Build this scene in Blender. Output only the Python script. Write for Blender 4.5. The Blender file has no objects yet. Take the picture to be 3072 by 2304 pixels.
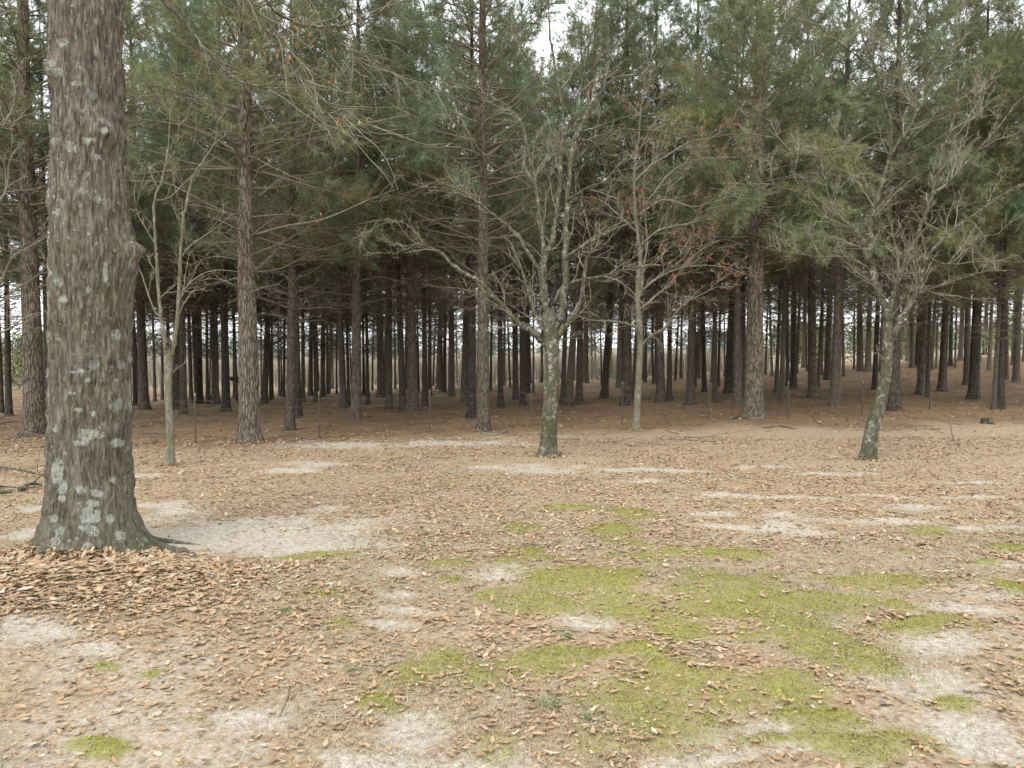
import bpy, math
import numpy as np
R = math.radians
rng = np.random.default_rng(7)

# ------------------------------------------------------------------ camera, sky, sun, exposure
scene = bpy.context.scene
COL = scene.collection
FPX = 2411.0                      # focal length in photo pixels (3072 wide)
HOR = 1040.0                      # horizon row in the photo
EYE = 2.1
PITCH = math.atan((1152 - HOR) / FPX)
cam_d = bpy.data.cameras.new('camera')
cam_d.sensor_width = 36.0
cam_d.lens = 36.0 * FPX / 3072.0
cam_d.clip_start = 0.05
cam_d.clip_end = 3000.0
cam = bpy.data.objects.new('camera', cam_d)
COL.objects.link(cam)
cam.location = (0, 0, EYE)
cam.rotation_euler = (math.pi / 2 - PITCH, 0, 0)
scene.camera = cam

SUN_EL, SUN_AZ = R(52), R(205)    # azimuth clockwise from +Y: behind the camera, slightly left
world = bpy.data.worlds.new('World')
scene.world = world
world.use_nodes = True
world.cycles.sampling_method = 'NONE'   # an even sky needs no light map
wn = world.node_tree
wn.nodes.clear()
sky = wn.nodes.new('ShaderNodeTexSky')
sky.sky_type = 'NISHITA'
sky.sun_disc = False
sky.sun_elevation = SUN_EL
sky.sun_rotation = SUN_AZ
sky.dust_density = 1.0
sky.air_density = 1.0
hsv = wn.nodes.new('ShaderNodeHueSaturation')      # overcast: the cloud layer is nearly colourless
hsv.inputs['Saturation'].default_value = 0.16
bg = wn.nodes.new('ShaderNodeBackground')
bg.inputs['Strength'].default_value = 0.15
wo = wn.nodes.new('ShaderNodeOutputWorld')
wn.links.new(sky.outputs[0], hsv.inputs['Color'])
cloud = wn.nodes.new('ShaderNodeMix')              # an even cloud layer over the clear sky
cloud.data_type = 'RGBA'
cloud.inputs[0].default_value = 0.65
cloud.inputs[7].default_value = (4.3, 4.45, 4.65, 1)
wn.links.new(hsv.outputs[0], cloud.inputs[6])
wn.links.new(cloud.outputs[2], bg.inputs['Color'])
wn.links.new(bg.outputs[0], wo.inputs['Surface'])

sun_d = bpy.data.lights.new('sun', 'SUN')
sun_d.energy = 0.6
sun_d.angle = R(25)
sun_d.color = (1.0, 0.96, 0.9)
sun = bpy.data.objects.new('sun', sun_d)
COL.objects.link(sun)
sun.rotation_euler = (math.pi / 2 - SUN_EL, 0, math.pi - SUN_AZ)
sun.location = (0, -10, 30)

scene.view_settings.view_transform = 'Standard'
scene.view_settings.look = 'None'
scene.view_settings.exposure = 1.8
scene.view_settings.gamma = 1.0
scene.view_settings.use_curve_mapping = False
scene.cycles.max_bounces = 4
scene.cycles.diffuse_bounces = 2
scene.cycles.glossy_bounces = 2
scene.cycles.transparent_max_bounces = 4

# ------------------------------------------------------------------ geometry of the view -> places on the ground
def smooth(a, b, x):
    t = np.clip((x - a) / (b - a), 0, 1)
    return t * t * (3 - 2 * t)

def vnoise(x, y, s, seed):
    """smooth value noise, 0..1"""
    x = np.asarray(x, float) * s + seed * 17.3
    y = np.asarray(y, float) * s + seed * 9.1
    xi, yi = np.floor(x).astype(np.int64), np.floor(y).astype(np.int64)
    xf, yf = x - xi, y - yi
    xf, yf = xf * xf * (3 - 2 * xf), yf * yf * (3 - 2 * yf)
    def h(a, b):
        n = (a * 374761393 + b * 668265263 + seed * 144269) & 0x7fffffff
        n = ((n ^ (n >> 13)) * 1274126177) & 0x7fffffff
        return ((n ^ (n >> 16)) & 0xffff) / 65535.0
    return (h(xi, yi) * (1 - xf) + h(xi + 1, yi) * xf) * (1 - yf) + (h(xi, yi + 1) * (1 - xf) + h(xi + 1, yi + 1) * xf) * yf

def fbm(x, y, s, seed, o=4):
    v, a, t = 0, 1, 0
    for i in range(o):
        v = v + a * vnoise(x, y, s * 2 ** i, seed + i * 5); t += a; a *= .5
    return v / t

def hz(x, y):
    x = np.asarray(x, float); y = np.asarray(y, float)
    r = x / np.maximum(y, 1)
    cross = np.interp(r, [-.7, -.22, .1, .36, .6, .8], [-.9, -1.0, -.4, .45, 1.35, 1.6])
    t = np.clip((y - 17) / 43, 0, 1) ** 1.2
    z = cross * t
    z = z + np.interp(y, [60, 120, 260, 600, 2500], [0, -.6, -2.0, -2.0, -2.0]) * np.clip(.7 - r, 0, 1)
    z = z + .05 * (fbm(x, y, .35, 3, 3) - .5) + .09 * (fbm(x, y, 1.1, 13, 3) - .5) * np.clip((y - 15) / 4, 0, 1) * np.clip((60 - y) / 20, 0, 1)
    return z

def ray(u, v):
    a, b = (u - 1536) / FPX, (1152 - v) / FPX
    d = np.array([a, math.cos(PITCH) + b * math.sin(PITCH), -math.sin(PITCH) + b * math.cos(PITCH)])
    return d / d[1]

def at(u, v, Y):
    return np.array([0, 0, EYE]) + ray(u, v) * Y

YS = np.geomspace(2.0, 500, 4000)
def ground_at(u, v):
    d = ray(u, v)
    below = (EYE + d[2] * YS) < hz(d[0] * YS, YS)
    Y = YS[np.argmax(below)] if below.any() else 90.0
    p = d * Y
    return np.array([p[0], Y, float(hz(p[0], Y))])

# ------------------------------------------------------------------ mesh helpers
def link(name, me, mat, parent=None):
    o = bpy.data.objects.new(name, me)
    COL.objects.link(o)
    if mat is not None and len(me.materials) == 0:
        me.materials.append(mat)
    if parent is not None:
        o.parent = parent
    return o

def raw_mesh(name, V, F, smooth_shade=False, attrs=None):
    """F: list of index arrays, each (n,3) or (n,4)"""
    V = np.asarray(V, np.float32)
    me = bpy.data.meshes.new(name)
    me.vertices.add(len(V))
    me.vertices.foreach_set('co', V.ravel())
    idx = np.concatenate([np.asarray(f, np.int32).ravel() for f in F])
    cnt = np.concatenate([np.full(len(f), np.asarray(f).shape[1], np.int32) for f in F])
    me.loops.add(len(idx))
    me.loops.foreach_set('vertex_index', idx)
    me.polygons.add(len(cnt))
    me.polygons.foreach_set('loop_start', np.concatenate([[0], np.cumsum(cnt)[:-1]]).astype(np.int32))
    if smooth_shade:
        me.polygons.foreach_set('use_smooth', np.ones(len(cnt), bool))
    for k, a in (attrs or {}).items():
        at_ = me.attributes.new(k, 'FLOAT', 'POINT')
        at_.data.foreach_set('value', np.asarray(a, np.float32))
    me.update(calc_edges=True)
    return me

def nrm(v):
    v = np.asarray(v, float)
    return v / (np.linalg.norm(v, axis=-1, keepdims=True) + 1e-9)

class MB:
    def __init__(s):
        s.V, s.F4, s.F3, s.n, s.A = [], [], [], 0, []
    def add(s, V, F4=None, F3=None, a=0.0):
        V = np.asarray(V, float)
        s.V.append(V); s.A.append(np.full(len(V), a))
        if F4 is not None and len(F4): s.F4.append(np.asarray(F4) + s.n)
        if F3 is not None and len(F3): s.F3.append(np.asarray(F3) + s.n)
        s.n += len(V)
    def tube(s, path, rad, sides=5, a=0.0, cap=True):
        p = np.asarray(path, float); n = len(p)
        rad = np.broadcast_to(np.asarray(rad, float), (n,))
        t = nrm(np.gradient(p, axis=0))
        ch = np.abs(p[-1] - p[0]); ref = np.zeros(3); ref[int(np.argmin(ch))] = 1
        A = nrm(np.cross(t, ref)); B = np.cross(t, A)
        th = np.arange(sides) * 2 * math.pi / sides
        V = p[:, None, :] + rad[:, None, None] * (A[:, None, :] * np.cos(th)[None, :, None] + B[:, None, :] * np.sin(th)[None, :, None])
        i = np.arange(n - 1)[:, None] * sides; j = np.arange(sides)[None, :]; k = (j + 1) % sides
        F = np.stack([i + j, i + k, i + sides + k, i + sides + j], -1).reshape(-1, 4)
        V = V.reshape(-1, 3)
        F3 = None
        if cap:
            V = np.vstack([V, p[:1], p[-1:]])
            c0, c1 = n * sides, n * sides + 1
            jj = np.arange(sides); kk = (jj + 1) % sides
            F3 = np.vstack([np.stack([np.full(sides, c0), kk, jj], -1),
                            np.stack([np.full(sides, c1), (n - 1) * sides + jj, (n - 1) * sides + kk], -1)])
        s.add(V, F, F3, a)
    def box(s, lo, hi):
        x0, y0, z0 = lo; x1, y1, z1 = hi
        s.add([(x0,y0,z0),(x1,y0,z0),(x1,y1,z0),(x0,y1,z0),(x0,y0,z1),(x1,y0,z1),(x1,y1,z1),(x0,y1,z1)],
              [(0,3,2,1),(4,5,6,7),(0,1,5,4),(1,2,6,5),(2,3,7,6),(3,0,4,7)])
    def mesh(s, name, sm=False):
        F = []
        if s.F4: F.append(np.concatenate(s.F4))
        if s.F3: F.append(np.concatenate(s.F3))
        return raw_mesh(name, np.concatenate(s.V), F, sm, {'rnd': np.concatenate(s.A)})
    def build(s, name, mat, parent=None, sm=False):
        return link(name, s.mesh(name, sm), mat, parent)

def empty(name, loc, label, cat, group=None, rz=0.0):
    o = bpy.data.objects.new(name, None)
    COL.objects.link(o)
    o.empty_display_size = .2
    o.location = loc; o.rotation_euler = (0, 0, rz)
    return tag(o, label, cat, group)

def tag(o, label, cat, group=None, kind=None):
    o['label'] = label; o['category'] = cat
    if group: o['group'] = group
    if kind: o['kind'] = kind
    return o

def catmull(pts, per=6):
    p = np.asarray(pts, float)
    if len(p) < 3:
        return np.linspace(p[0], p[-1], per + 1)
    q = np.vstack([2 * p[0] - p[1], p, 2 * p[-1] - p[-2]])
    out = []
    for i in range(1, len(q) - 2):
        t = np.linspace(0, 1, per, endpoint=False)[:, None]
        a, b, c, d = q[i - 1], q[i], q[i + 1], q[i + 2]
        out.append(.5 * (2 * b + (c - a) * t + (2 * a - 5 * b + 4 * c - d) * t ** 2 + (3 * b - a - 3 * c + d) * t ** 3))
    out.append(p[-1:])
    return np.vstack(out)

# ------------------------------------------------------------------ materials
class NT:
    def __init__(s, name, rough=.85, spec=.2):
        s.m = bpy.data.materials.new(name); s.m.use_nodes = True
        s.t = s.m.node_tree; s.b = s.t.nodes['Principled BSDF']
        s.b.inputs['Roughness'].default_value = rough
        s.b.inputs['Specular IOR Level'].default_value = spec
    def n(s, kind, **kw):
        o = s.t.nodes.new('ShaderNode' + kind)
        for k, v in kw.items():
            if k in o.inputs and not hasattr(o, k): o.inputs[k].default_value = v
            elif hasattr(o, k): setattr(o, k, v)
            else: o.inputs[k].default_value = v
        return o
    def l(s, a, b): s.t.links.new(a, b)
    def val(s, x, inp):
        if hasattr(x, 'links'): s.l(x, inp)
        else: inp.default_value = x if not isinstance(x, tuple) or len(x) == 4 else (*x, 1)
    def coords(s, scale=(1, 1, 1), kind='Object', rand=False):
        tc = s.n('TexCoord'); mp = s.n('Mapping'); mp.inputs['Scale'].default_value = scale
        s.l(tc.outputs[kind], mp.inputs['Vector'])
        if rand:
            oi = s.n('ObjectInfo'); mu = s.n('Math', operation='MULTIPLY'); mu.inputs[1].default_value = 50
            s.l(oi.outputs['Random'], mu.inputs[0]); s.l(mu.outputs[0], mp.inputs['Location'])
        return mp.outputs[0]
    def noise(s, vec, scale, detail=4, rough=.6, dist=0):
        o = s.n('TexNoise'); o.inputs['Scale'].default_value = scale; o.inputs['Detail'].default_value = detail
        o.inputs['Roughness'].default_value = rough; o.inputs['Distortion'].default_value = dist
        s.l(vec, o.inputs['Vector']); return o.outputs['Fac']
    def voro(s, vec, scale, feature='F1', out='Distance', rnd=1):
        o = s.n('TexVoronoi', feature=feature); o.inputs['Scale'].default_value = scale
        o.inputs['Randomness'].default_value = rnd
        s.l(vec, o.inputs['Vector']); return o.outputs[out]
    def ramp(s, fac, stops):
        o = s.n('ValToRGB'); r = o.color_ramp
        while len(r.elements) < len(stops): r.elements.new(.5)
        for e, (p, c) in zip(r.elements, stops):
            e.position = p; e.color = (*c, 1) if isinstance(c, tuple) else (c, c, c, 1)
        s.l(fac, o.inputs[0]); return o.outputs[0]
    def mix(s, f, a, b, mode='MIX'):
        o = s.n('Mix', data_type='RGBA', blend_type=mode)
        s.val(f, o.inputs[0]); s.val(a, o.inputs[6]); s.val(b, o.inputs[7]); return o.outputs[2]
    def math(s, op, a, b=0.0, clamp=False):
        o = s.n('Math', operation=op, use_clamp=clamp); s.val(a, o.inputs[0]); s.val(b, o.inputs[1]); return o.outputs[0]
    def attr(s, name):
        o = s.n('Attribute', attribute_name=name); return o.outputs['Fac']
    def orand(s):
        return s.n('ObjectInfo').outputs['Random']
    def color(s, c): s.val(c, s.b.inputs['Base Color'])
    def bump(s, h, strength=.5, dist=.02):
        o = s.n('Bump'); o.inputs['Strength'].default_value = strength; o.inputs['Distance'].default_value = dist
        s.l(h, o.inputs['Height']); s.l(o.outputs[0], s.b.inputs['Normal'])

def mat_leaf(name, use_obj):
    k = NT(name, .75, .25)
    r = k.orand() if use_obj else k.attr('rnd')
    c = k.ramp(r, [(0, (.13, .07, .038)), (.2, (.235, .142, .075)), (.45, (.36, .218, .115)), (.68, (.41, .272, .16)), (.85, (.425, .335, .225)), (1, (.49, .44, .34))])
    v = k.coords((1, 1, 1))
    n = k.noise(v, 60, 3)
    k.color(k.mix(.35, c, k.ramp(n, [(.3, (.165, .112, .062)), (.7, (.42, .335, .215))])))
    return k.m
M_LEAF = mat_leaf('dry oak leaf litter', False)
M_LEAF_OBJ = mat_leaf('dry oak leaf', True)

def mat_ground():
    k = NT('leafy sandy yard', .95, .1)
    v = k.coords((1, 1, 1))
    sand, moss, straw, field = k.attr('sand'), k.attr('moss'), k.attr('straw'), k.attr('field')
    n1 = k.noise(v, 3.5, 6, .65); n2 = k.noise(v, 22, 5, .7); n3 = k.noise(v, 90, 4, .7)
    vs = k.coords((48, 34, 30)); fl = k.voro(vs, 1.0, 'F1', 'Color')
    sx = k.n('SeparateColor'); k.l(fl, sx.inputs[0])
    litter = k.ramp(sx.outputs[0], [(0, (.16, .10, .058)), (.3, (.285, .178, .098)), (.6, (.355, .232, .135)), (.85, (.40, .292, .19)), (1, (.45, .385, .295))])
    soil = k.ramp(n2, [(.3, (.185, .15, .093)), (.5, (.29, .242, .16)), (.7, (.38, .335, .245))])
    base = k.mix(k.ramp(n1, [(.38, 0.15), (.62, .85)]), soil, litter)
    # straw under the pines
    vst = k.coords((1, 1, 1)); s1 = k.noise(vst, 9, 6, .75); s2 = k.noise(vst, 55, 4, .8, 1.5)
    st = k.mix(.55, k.ramp(s1, [(.3, (.12, .075, .04)), (.55, (.225, .145, .078)), (.75, (.31, .215, .125))]),
               k.ramp(s2, [(.3, (.09, .057, .032)), (.6, (.265, .175, .095)), (.8, (.4, .3, .19))]))
    st = k.mix(k.ramp(k.noise(v, .9, 4, .6), [(.38, .6), (.6, 0.0)]), st, (.12, .085, .055))
    base = k.mix(straw, base, st)
    sd = k.ramp(n2, [(.32, (.26, .23, .18)), (.48, (.47, .44, .375)), (.68, (.64, .615, .55))])
    sd = k.mix(k.ramp(n3, [(.38, .75), (.6, 0.0)]), sd, (.24, .185, .13))
    edge = k.math('MULTIPLY', k.math('SUBTRACT', k.noise(v, 16, 7, .8), .5), 2.2)
    sf = k.ramp(k.math('ADD', sand, edge), [(.22, 0.0), (1.0, .9)])
    base = k.mix(sf, base, sd)
    mo = k.ramp(n2, [(.3, (.14, .125, .045)), (.55, (.215, .215, .06)), (.75, (.30, .305, .11))])
    mo = k.mix(k.ramp(n1, [(.38, .7), (.58, 0.0)]), mo, (.235, .19, .085))
    edge2 = k.math('MULTIPLY', k.math('SUBTRACT', k.noise(v, 14, 7, .8), .5), 2.0)
    mf = k.ramp(k.math('ADD', moss, edge2), [(.2, 0.0), (.85, .95)])
    base = k.mix(mf, base, mo)
    fc = k.ramp(k.noise(v, .4, 5, .7), [(.3, (.22, .18, .125)), (.7, (.33, .285, .215))])
    base = k.mix(field, base, fc)
    k.color(base)
    h = k.math('ADD', k.math('MULTIPLY', n2, .5), k.math('ADD', k.math('MULTIPLY', n3, .35), k.math('MULTIPLY', sx.outputs[0], .25)))
    k.bump(h, .8, .03)
    return k.m
M_GROUND = mat_ground()

def mat_pine_bark():
    k = NT('pine bark plates', .92, .12)
    v = k.coords((4.2, 4.2, 3.2), rand=True)
    w = k.noise(k.coords((3, 3, 2.2), rand=True), 1.2, 3)
    add = k.n('VectorMath', operation='ADD'); k.l(v, add.inputs[0])
    sc = k.n('VectorMath', operation='SCALE'); sc.inputs['Scale'].default_value = .9
    nz = k.n('TexNoise'); nz.inputs['Scale'].default_value = 2.5; nz.inputs['Detail'].default_value = 4; k.l(v, nz.inputs['Vector'])
    k.l(nz.outputs['Color'], sc.inputs[0]); k.l(sc.outputs[0], add.inputs[1])
    d = k.voro(add.outputs[0], 1.15, 'DISTANCE_TO_EDGE')
    crack = k.ramp(d, [(.0, 0.0), (.16, 1.0)])
    f = k.noise(v, 5, 6, .7)
    plate = k.ramp(f, [(.3, (.09, .076, .058)), (.5, (.155, .14, .113)), (.68, (.235, .216, .18)), (.85, (.32, .298, .255))])
    plate = k.mix(k.ramp(w, [(.4, .45), (.62, 0.0)]), plate, (.155, .122, .092))
    tint = k.ramp(k.orand(), [(0, (.5, .5, .5)), (.5, (.85, .82, .78)), (1, (1.2, 1.16, 1.12))])
    k.color(k.mix(1.0, k.mix(crack, (.055, .038, .028), plate), tint, 'MULTIPLY'))
    k.bump(k.math('ADD', k.math('MULTIPLY', crack, .7), k.math('MULTIPLY', f, .4)), .9, .03)
    return k.m
M_PINE = mat_pine_bark()

def mat_oak():
    k = NT('oak bark with lichen', .9, .15)
    v = k.coords((1, 1, 1))
    vb = k.coords((30, 30, 5.0))
    f1 = k.noise(vb, 1.0, 6, .65, .6); f2 = k.noise(k.coords((60, 60, 14)), 1.0, 4, .7)
    c = k.ramp(f1, [(.37, (.034, .029, .02)), (.46, (.11, .098, .073)), (.55, (.203, .185, .142)), (.67, (.36, .338, .275))])
    c = k.mix(.35, c, k.ramp(f2, [(.3, (.035, .027, .02)), (.7, (.24, .2, .16))]))
    # paler worn streaks
    st = k.ramp(k.noise(k.coords((7, 7, .9)), 1.0, 4, .6), [(.56, 0.0), (.72, .5)])
    c = k.mix(st, c, (.34, .3, .25))
    # green algae toward the north side and low down
    al = k.ramp(k.noise(v, 2.2, 5, .7), [(.52, 0.0), (.72, .6)])
    c = k.mix(al, c, (.085, .085, .03))
    low = k.attr('rnd')
    c = k.mix(k.math('MULTIPLY', low, k.ramp(k.noise(v, 5, 4, .7), [(.35, .15), (.6, .8)])), c, (.10, .10, .06))
    # lichen rosettes
    wv = k.n('VectorMath', operation='ADD'); k.l(v, wv.inputs[0])
    nz = k.n('TexNoise'); nz.inputs['Scale'].default_value = 14; nz.inputs['Detail'].default_value = 3; k.l(v, nz.inputs['Vector'])
    scn = k.n('VectorMath', operation='SCALE'); scn.inputs['Scale'].default_value = .07; k.l(nz.outputs['Color'], scn.inputs[0]); k.l(scn.outputs[0], wv.inputs[1])
    def spots(scale, r, keep):
        vo = k.n('TexVoronoi', feature='F1'); vo.inputs['Scale'].default_value = scale; k.l(wv.outputs[0], vo.inputs['Vector'])
        sep = k.n('SeparateColor'); k.l(vo.outputs['Color'], sep.inputs[0])
        inr = k.ramp(vo.outputs['Distance'], [(r * .8, 1.0), (r, 0.0)])
        return k.math('MULTIPLY', inr, k.math('GREATER_THAN', sep.outputs[0], keep))
    zone = k.ramp(k.noise(v, 1.6, 3, .5), [(.46, 0.0), (.56, 1.0)])
    big = k.math('MULTIPLY', spots(6.5, .40, .62), k.ramp(k.math('ADD', k.noise(v, 1.3, 2, .5), k.math('MULTIPLY', low, .12)), [(.52, 0.0), (.58, 1.0)]))
    sm = k.math('MULTIPLY', spots(17, .36, .66), zone)
    ty = spots(42, .30, .84)
    lic = k.ramp(k.noise(v, 70, 4, .7), [(.3, (.21, .225, .185)), (.6, (.37, .385, .325)), (.8, (.47, .48, .41))])
    breakup = k.ramp(k.noise(v, 45, 4, .7), [(.36, 0.0), (.5, .95)])
    lf = k.math('MULTIPLY', k.math('MAXIMUM', k.math('MAXIMUM', big, sm), k.math('MULTIPLY', ty, .75)), breakup)
    crust = k.ramp(k.math('ADD', k.attr('lichen'), k.math('MULTIPLY', k.math('SUBTRACT', k.noise(v, 17, 8, .85), .5), 4.6)), [(.45, 0.0), (.7, 1.0)])
    lf = k.math('MAXIMUM', lf, crust)
    c = k.mix(lf, c, lic)
    k.color(c)
    k.bump(k.math('ADD', k.math('ADD', f1, k.math('MULTIPLY', f2, .5)), k.math('MULTIPLY', lf, .2)), .9, .05)
    return k.m
M_OAK = mat_oak()

def mat_smooth_bark(name, c0, c1, c2, green, fleck=.5):
    k = NT(name, .88, .15)
    v = k.coords((1, 1, 1), rand=True)
    n = k.noise(k.coords((1, 1, .45), rand=True), 18, 5, .7); g = k.noise(v, 3.2, 5, .7); w = k.noise(v, 30, 4, .7)
    c = k.ramp(n, [(.3, c0), (.5, c1), (.72, c2)])
    c = k.mix(k.ramp(k.noise(v, 11, 5, .7), [(.55, 0.0), (.62, fleck)]), c, (.40, .41, .345))
    c = k.mix(k.ramp(g, [(.45, 0.0), (.62, .8)]), c, green)
    k.color(c); k.bump(k.math('ADD', n, w), .7, .015)
    return k.m
M_GREYBARK = mat_smooth_bark('lichen grey bark', (.033, .03, .022), (.08, .073, .054), (.19, .178, .14), (.055, .06, .02))
M_SLIMBARK = mat_smooth_bark('slim grey bark', (.075, .066, .05), (.155, .138, .11), (.27, .245, .2), (.115, .115, .055), .35)
M_TWIG = mat_smooth_bark('pale twigs', (.145, .13, .096), (.23, .21, .16), (.33, .305, .245), (.18, .178, .092), .25)
M_DEADBR = mat_smooth_bark('dead pine limbs', (.085, .068, .05), (.16, .132, .10), (.245, .21, .162), (.13, .115, .068), .15)

def mat_needles():
    k = NT('pine needles', .55, .3)
    r = k.attr('rnd')
    c = k.ramp(r, [(0, (.20, .125, .055)), (.07, (.16, .12, .05)), (.10, (.165, .168, .07)), (.4, (.19, .215, .108)), (.7, (.20, .24, .135)), (1, (.26, .29, .155))])
    tint = k.ramp(k.orand(), [(0, (.85, 1.0, 1.08)), (.5, (1, 1, .95)), (1, (1.12, 1.05, .8))])
    c = k.mix(1.0, c, tint, 'MULTIPLY')
    k.color(c)
    tr = k.n('BsdfTranslucent'); k.l(c, tr.inputs['Color'])
    mx = k.n('MixShader'); mx.inputs[0].default_value = .42
    out = k.t.nodes['Material Output']
    k.l(k.b.outputs[0], mx.inputs[1]); k.l(tr.outputs[0], mx.inputs[2]); k.l(mx.outputs[0], out.inputs['Surface'])
    return k.m
M_NEEDLE = mat_needles()

def mat_rnd(name, stops, rough=.8, spec=.15):
    k = NT(name, rough, spec)
    k.color(k.ramp(k.attr('rnd'), stops)); return k.m
M_MOSS = mat_rnd('moss fronds', [(0, (.16, .135, .045)), (.35, (.225, .222, .045)), (.7, (.305, .32, .055)), (1, (.40, .43, .12))])
M_GRASS = mat_rnd('short dry grass', [(0, (.30, .25, .17)), (.45, (.42, .37, .27)), (.7, (.29, .28, .18)), (.8, (.17, .2, .10)), (1, (.2, .25, .14))])
M_WEED = mat_rnd('green weed', [(0, (.13, .17, .08)), (1, (.24, .28, .15))])
M_FIELD = mat_rnd('tall field grass', [(0, (.12, .10, .075)), (.5, (.22, .19, .145)), (.8, (.31, .275, .215)), (1, (.2, .19, .13))])
M_FARWOOD = mat_rnd('haze-tinted far foliage', [(0, (.10, .135, .12)), (.5, (.14, .175, .15)), (.8, (.18, .2, .17)), (1, (.22, .21, .19))])  # distance haze put into the colour: leaves lightened toward pale blue
M_SHRUB = mat_rnd('olive foliage', [(0, (.07, .085, .035)), (.5, (.13, .15, .065)), (1, (.21, .23, .10))])
M_RED = mat_rnd('red buds', [(0, (.2, .065, .045)), (.6, (.28, .10, .06)), (1, (.32, .16, .085))])
M_DRYLEAF = mat_rnd('withered leaves', [(0, (.16, .08, .04)), (.6, (.27, .155, .08)), (1, (.33, .23, .13))])
def mat_metal(name, a, b):
    k = NT(name, .7, .3); n = k.noise(k.coords((1, 1, 1)), 25, 4); k.color(k.ramp(n, [(.35, a), (.65, b)])); return k.m
M_POST = mat_metal('weathered steel post', (.05, .045, .033), (.095, .07, .05))
M_CAP = mat_metal('pale post tip', (.10, .10, .085), (.16, .16, .14))
M_WIRE = mat_metal('dull wire', (.11, .10, .09), (.18, .165, .145))
M_DARKBOX = mat_metal('dark box', (.016, .015, .014), (.03, .028, .026))
M_STUMP = mat_metal('cut stump', (.12, .1, .075), (.2, .165, .12))

# ------------------------------------------------------------------ masks of sand, moss (places given by photo pixels, laid on the ground)
def blob_list(px):
    out = []
    for (u, v, ru, rv) in px:
        c = ground_at(u, v); a = ground_at(u, v + rv); b = ground_at(u, max(v - rv, 1190))
        out.append((c[0], c[1], max(ru / FPX * c[1], .06), max((b[1] - a[1]) / 2, .06)))
    return out
MOSS = blob_list([(1580,1577,55,10),(1569,1645,35,10),(1590,1672,55,8),(1727,1526,65,6),(1885,1536,35,8),(1912,1559,40,6),(1825,1588,65,12),
    (1814,1623,28,8),(1912,1625,44,10),(1983,1662,125,10),(2217,1672,90,10),(1811,1659,16,8),(1700,1732,120,28),(1863,1738,80,20),(1890,1814,110,30),
    (1634,1803,70,18),(2043,1770,65,22),(2217,1760,120,34),(2261,1825,60,30),(2043,1880,70,26),(1629,1967,105,30),(1907,1950,100,30),(2015,2015,44,22),
    (2135,2048,120,48),(1972,2098,136,46),(2026,2174,130,44),(1781,2228,76,38),(1520,2195,60,32),(1618,2290,65,18),(2261,2239,60,26),(2337,1743,33,12),
    (2440,1825,150,32),(2340,1850,44,20),(2658,1752,125,20),(2740,1836,33,16),(2822,1896,120,17),(2533,1934,140,64),(2358,2054,80,42),(2860,2125,50,20),
    (2440,2163,110,30),(2495,2261,120,34),(2685,2228,90,32),(2756,1588,76,10),(2740,1648,22,8),(3029,1642,44,8),(2952,1689,33,10),(3061,1770,33,13),
    (991,1776,50,16),(1324,1978,92,40),(1493,1994,55,30),(1171,2065,60,20),(1482,1773,33,10),(1362,1672,38,10),(959,1675,70,8),(1182,2266,44,20),
    (1493,2190,55,30),(986,1874,27,10),(245,2245,70,20),(512,1994,30,9),(583,2136,30,13),(349,1978,40,8),
    (1362,1724,33,8),(2600,2000,120,30),(2100,1830,80,20),(1780,1970,60,14),(2180,2110,90,30)])
SAND = blob_list([(770,1600,320,44),(610,1645,210,40),(900,1640,180,26),(560,1528,60,10),(930,1555,45,9),(1010,1518,35,7),(480,1512,80,7),(830,1570,130,12),(700,1560,100,8),
    (1490,1715,80,20),(1250,1770,50,9),(1255,2120,80,32),(1400,2290,120,46),(1480,2245,130,40),(2200,2210,150,30),(2450,2205,150,24),(2250,2288,300,16),
    (2900,1840,90,14),(2990,1800,60,9),(1630,1405,110,10),(1500,1403,70,5),(1880,1405,100,5),(860,1410,60,6),(920,1390,90,7),(1350,1330,150,7),(1960,1445,90,4),
    (2150,1492,100,5),(2180,1585,70,6),(2400,1588,110,8),(2650,1490,80,4),(2900,1490,90,4),(2770,1522,70,5),(2600,1560,150,7),(100,1880,110,22),(330,1930,90,14),
    (2750,2060,190,44),(2920,2190,120,46),(3000,1700,60,10),(120,1520,60,7),(60,1610,60,14),(1230,1818,60,8),(1200,1700,60,8),(2330,1500,120,5),(420,1430,60,4),
    (2930,1590,110,7),(2950,1450,120,4),(1050,1335,160,6),(2050,1410,80,4),(2880,1960,120,26),(1750,1860,60,16),(2130,1550,60,4),(2500,1420,120,4),(2280,1400,90,3),
    (700,2130,110,22),(1130,2230,110,26),(2980,2260,90,26),(1150,1870,60,8)])
def blob_field(bl, x, y, grow=1.0):
    f = np.zeros(np.shape(x))
    wx = x + .5 * (fbm(x, y, 1.0, 21, 4) - .5); wy = y + .8 * (fbm(x, y, .8, 31, 4) - .5)
    for cx, cy, rx, ry in bl:
        d = ((wx - cx) / (rx * grow)) ** 2 + ((wy - cy) / (ry * grow)) ** 2
        f = np.maximum(f, np.clip(1.35 - .75 * np.sqrt(d), 0, 1))
    return smooth(.2, 1.05, f + 1.15 * (fbm(x, y, 2.3, 27, 5) - .5) * (f > 0))
OAK = ground_at(268, 1662)
EDGE_PTS = np.array([ground_at(u, v)[:2] for u, v in [(-600,1400),(0,1345),(400,1345),(700,1350),(1000,1325),(1400,1310),(1800,1300),(2200,1275),(2600,1290),(3072,1270),(3800,1270)]])
def straw_mask(x, y):
    e = np.interp(x, EDGE_PTS[:, 0], EDGE_PTS[:, 1]) + 2.2 * (fbm(x, y, .5, 41, 3) - .5)
    return smooth(-1.0, 1.5, y - e)
def pile(x, y):
    return np.exp(-(((x - OAK[0] - .25) / 1.35) ** 2 + ((y - OAK[1] + .95) / .85) ** 2))
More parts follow.
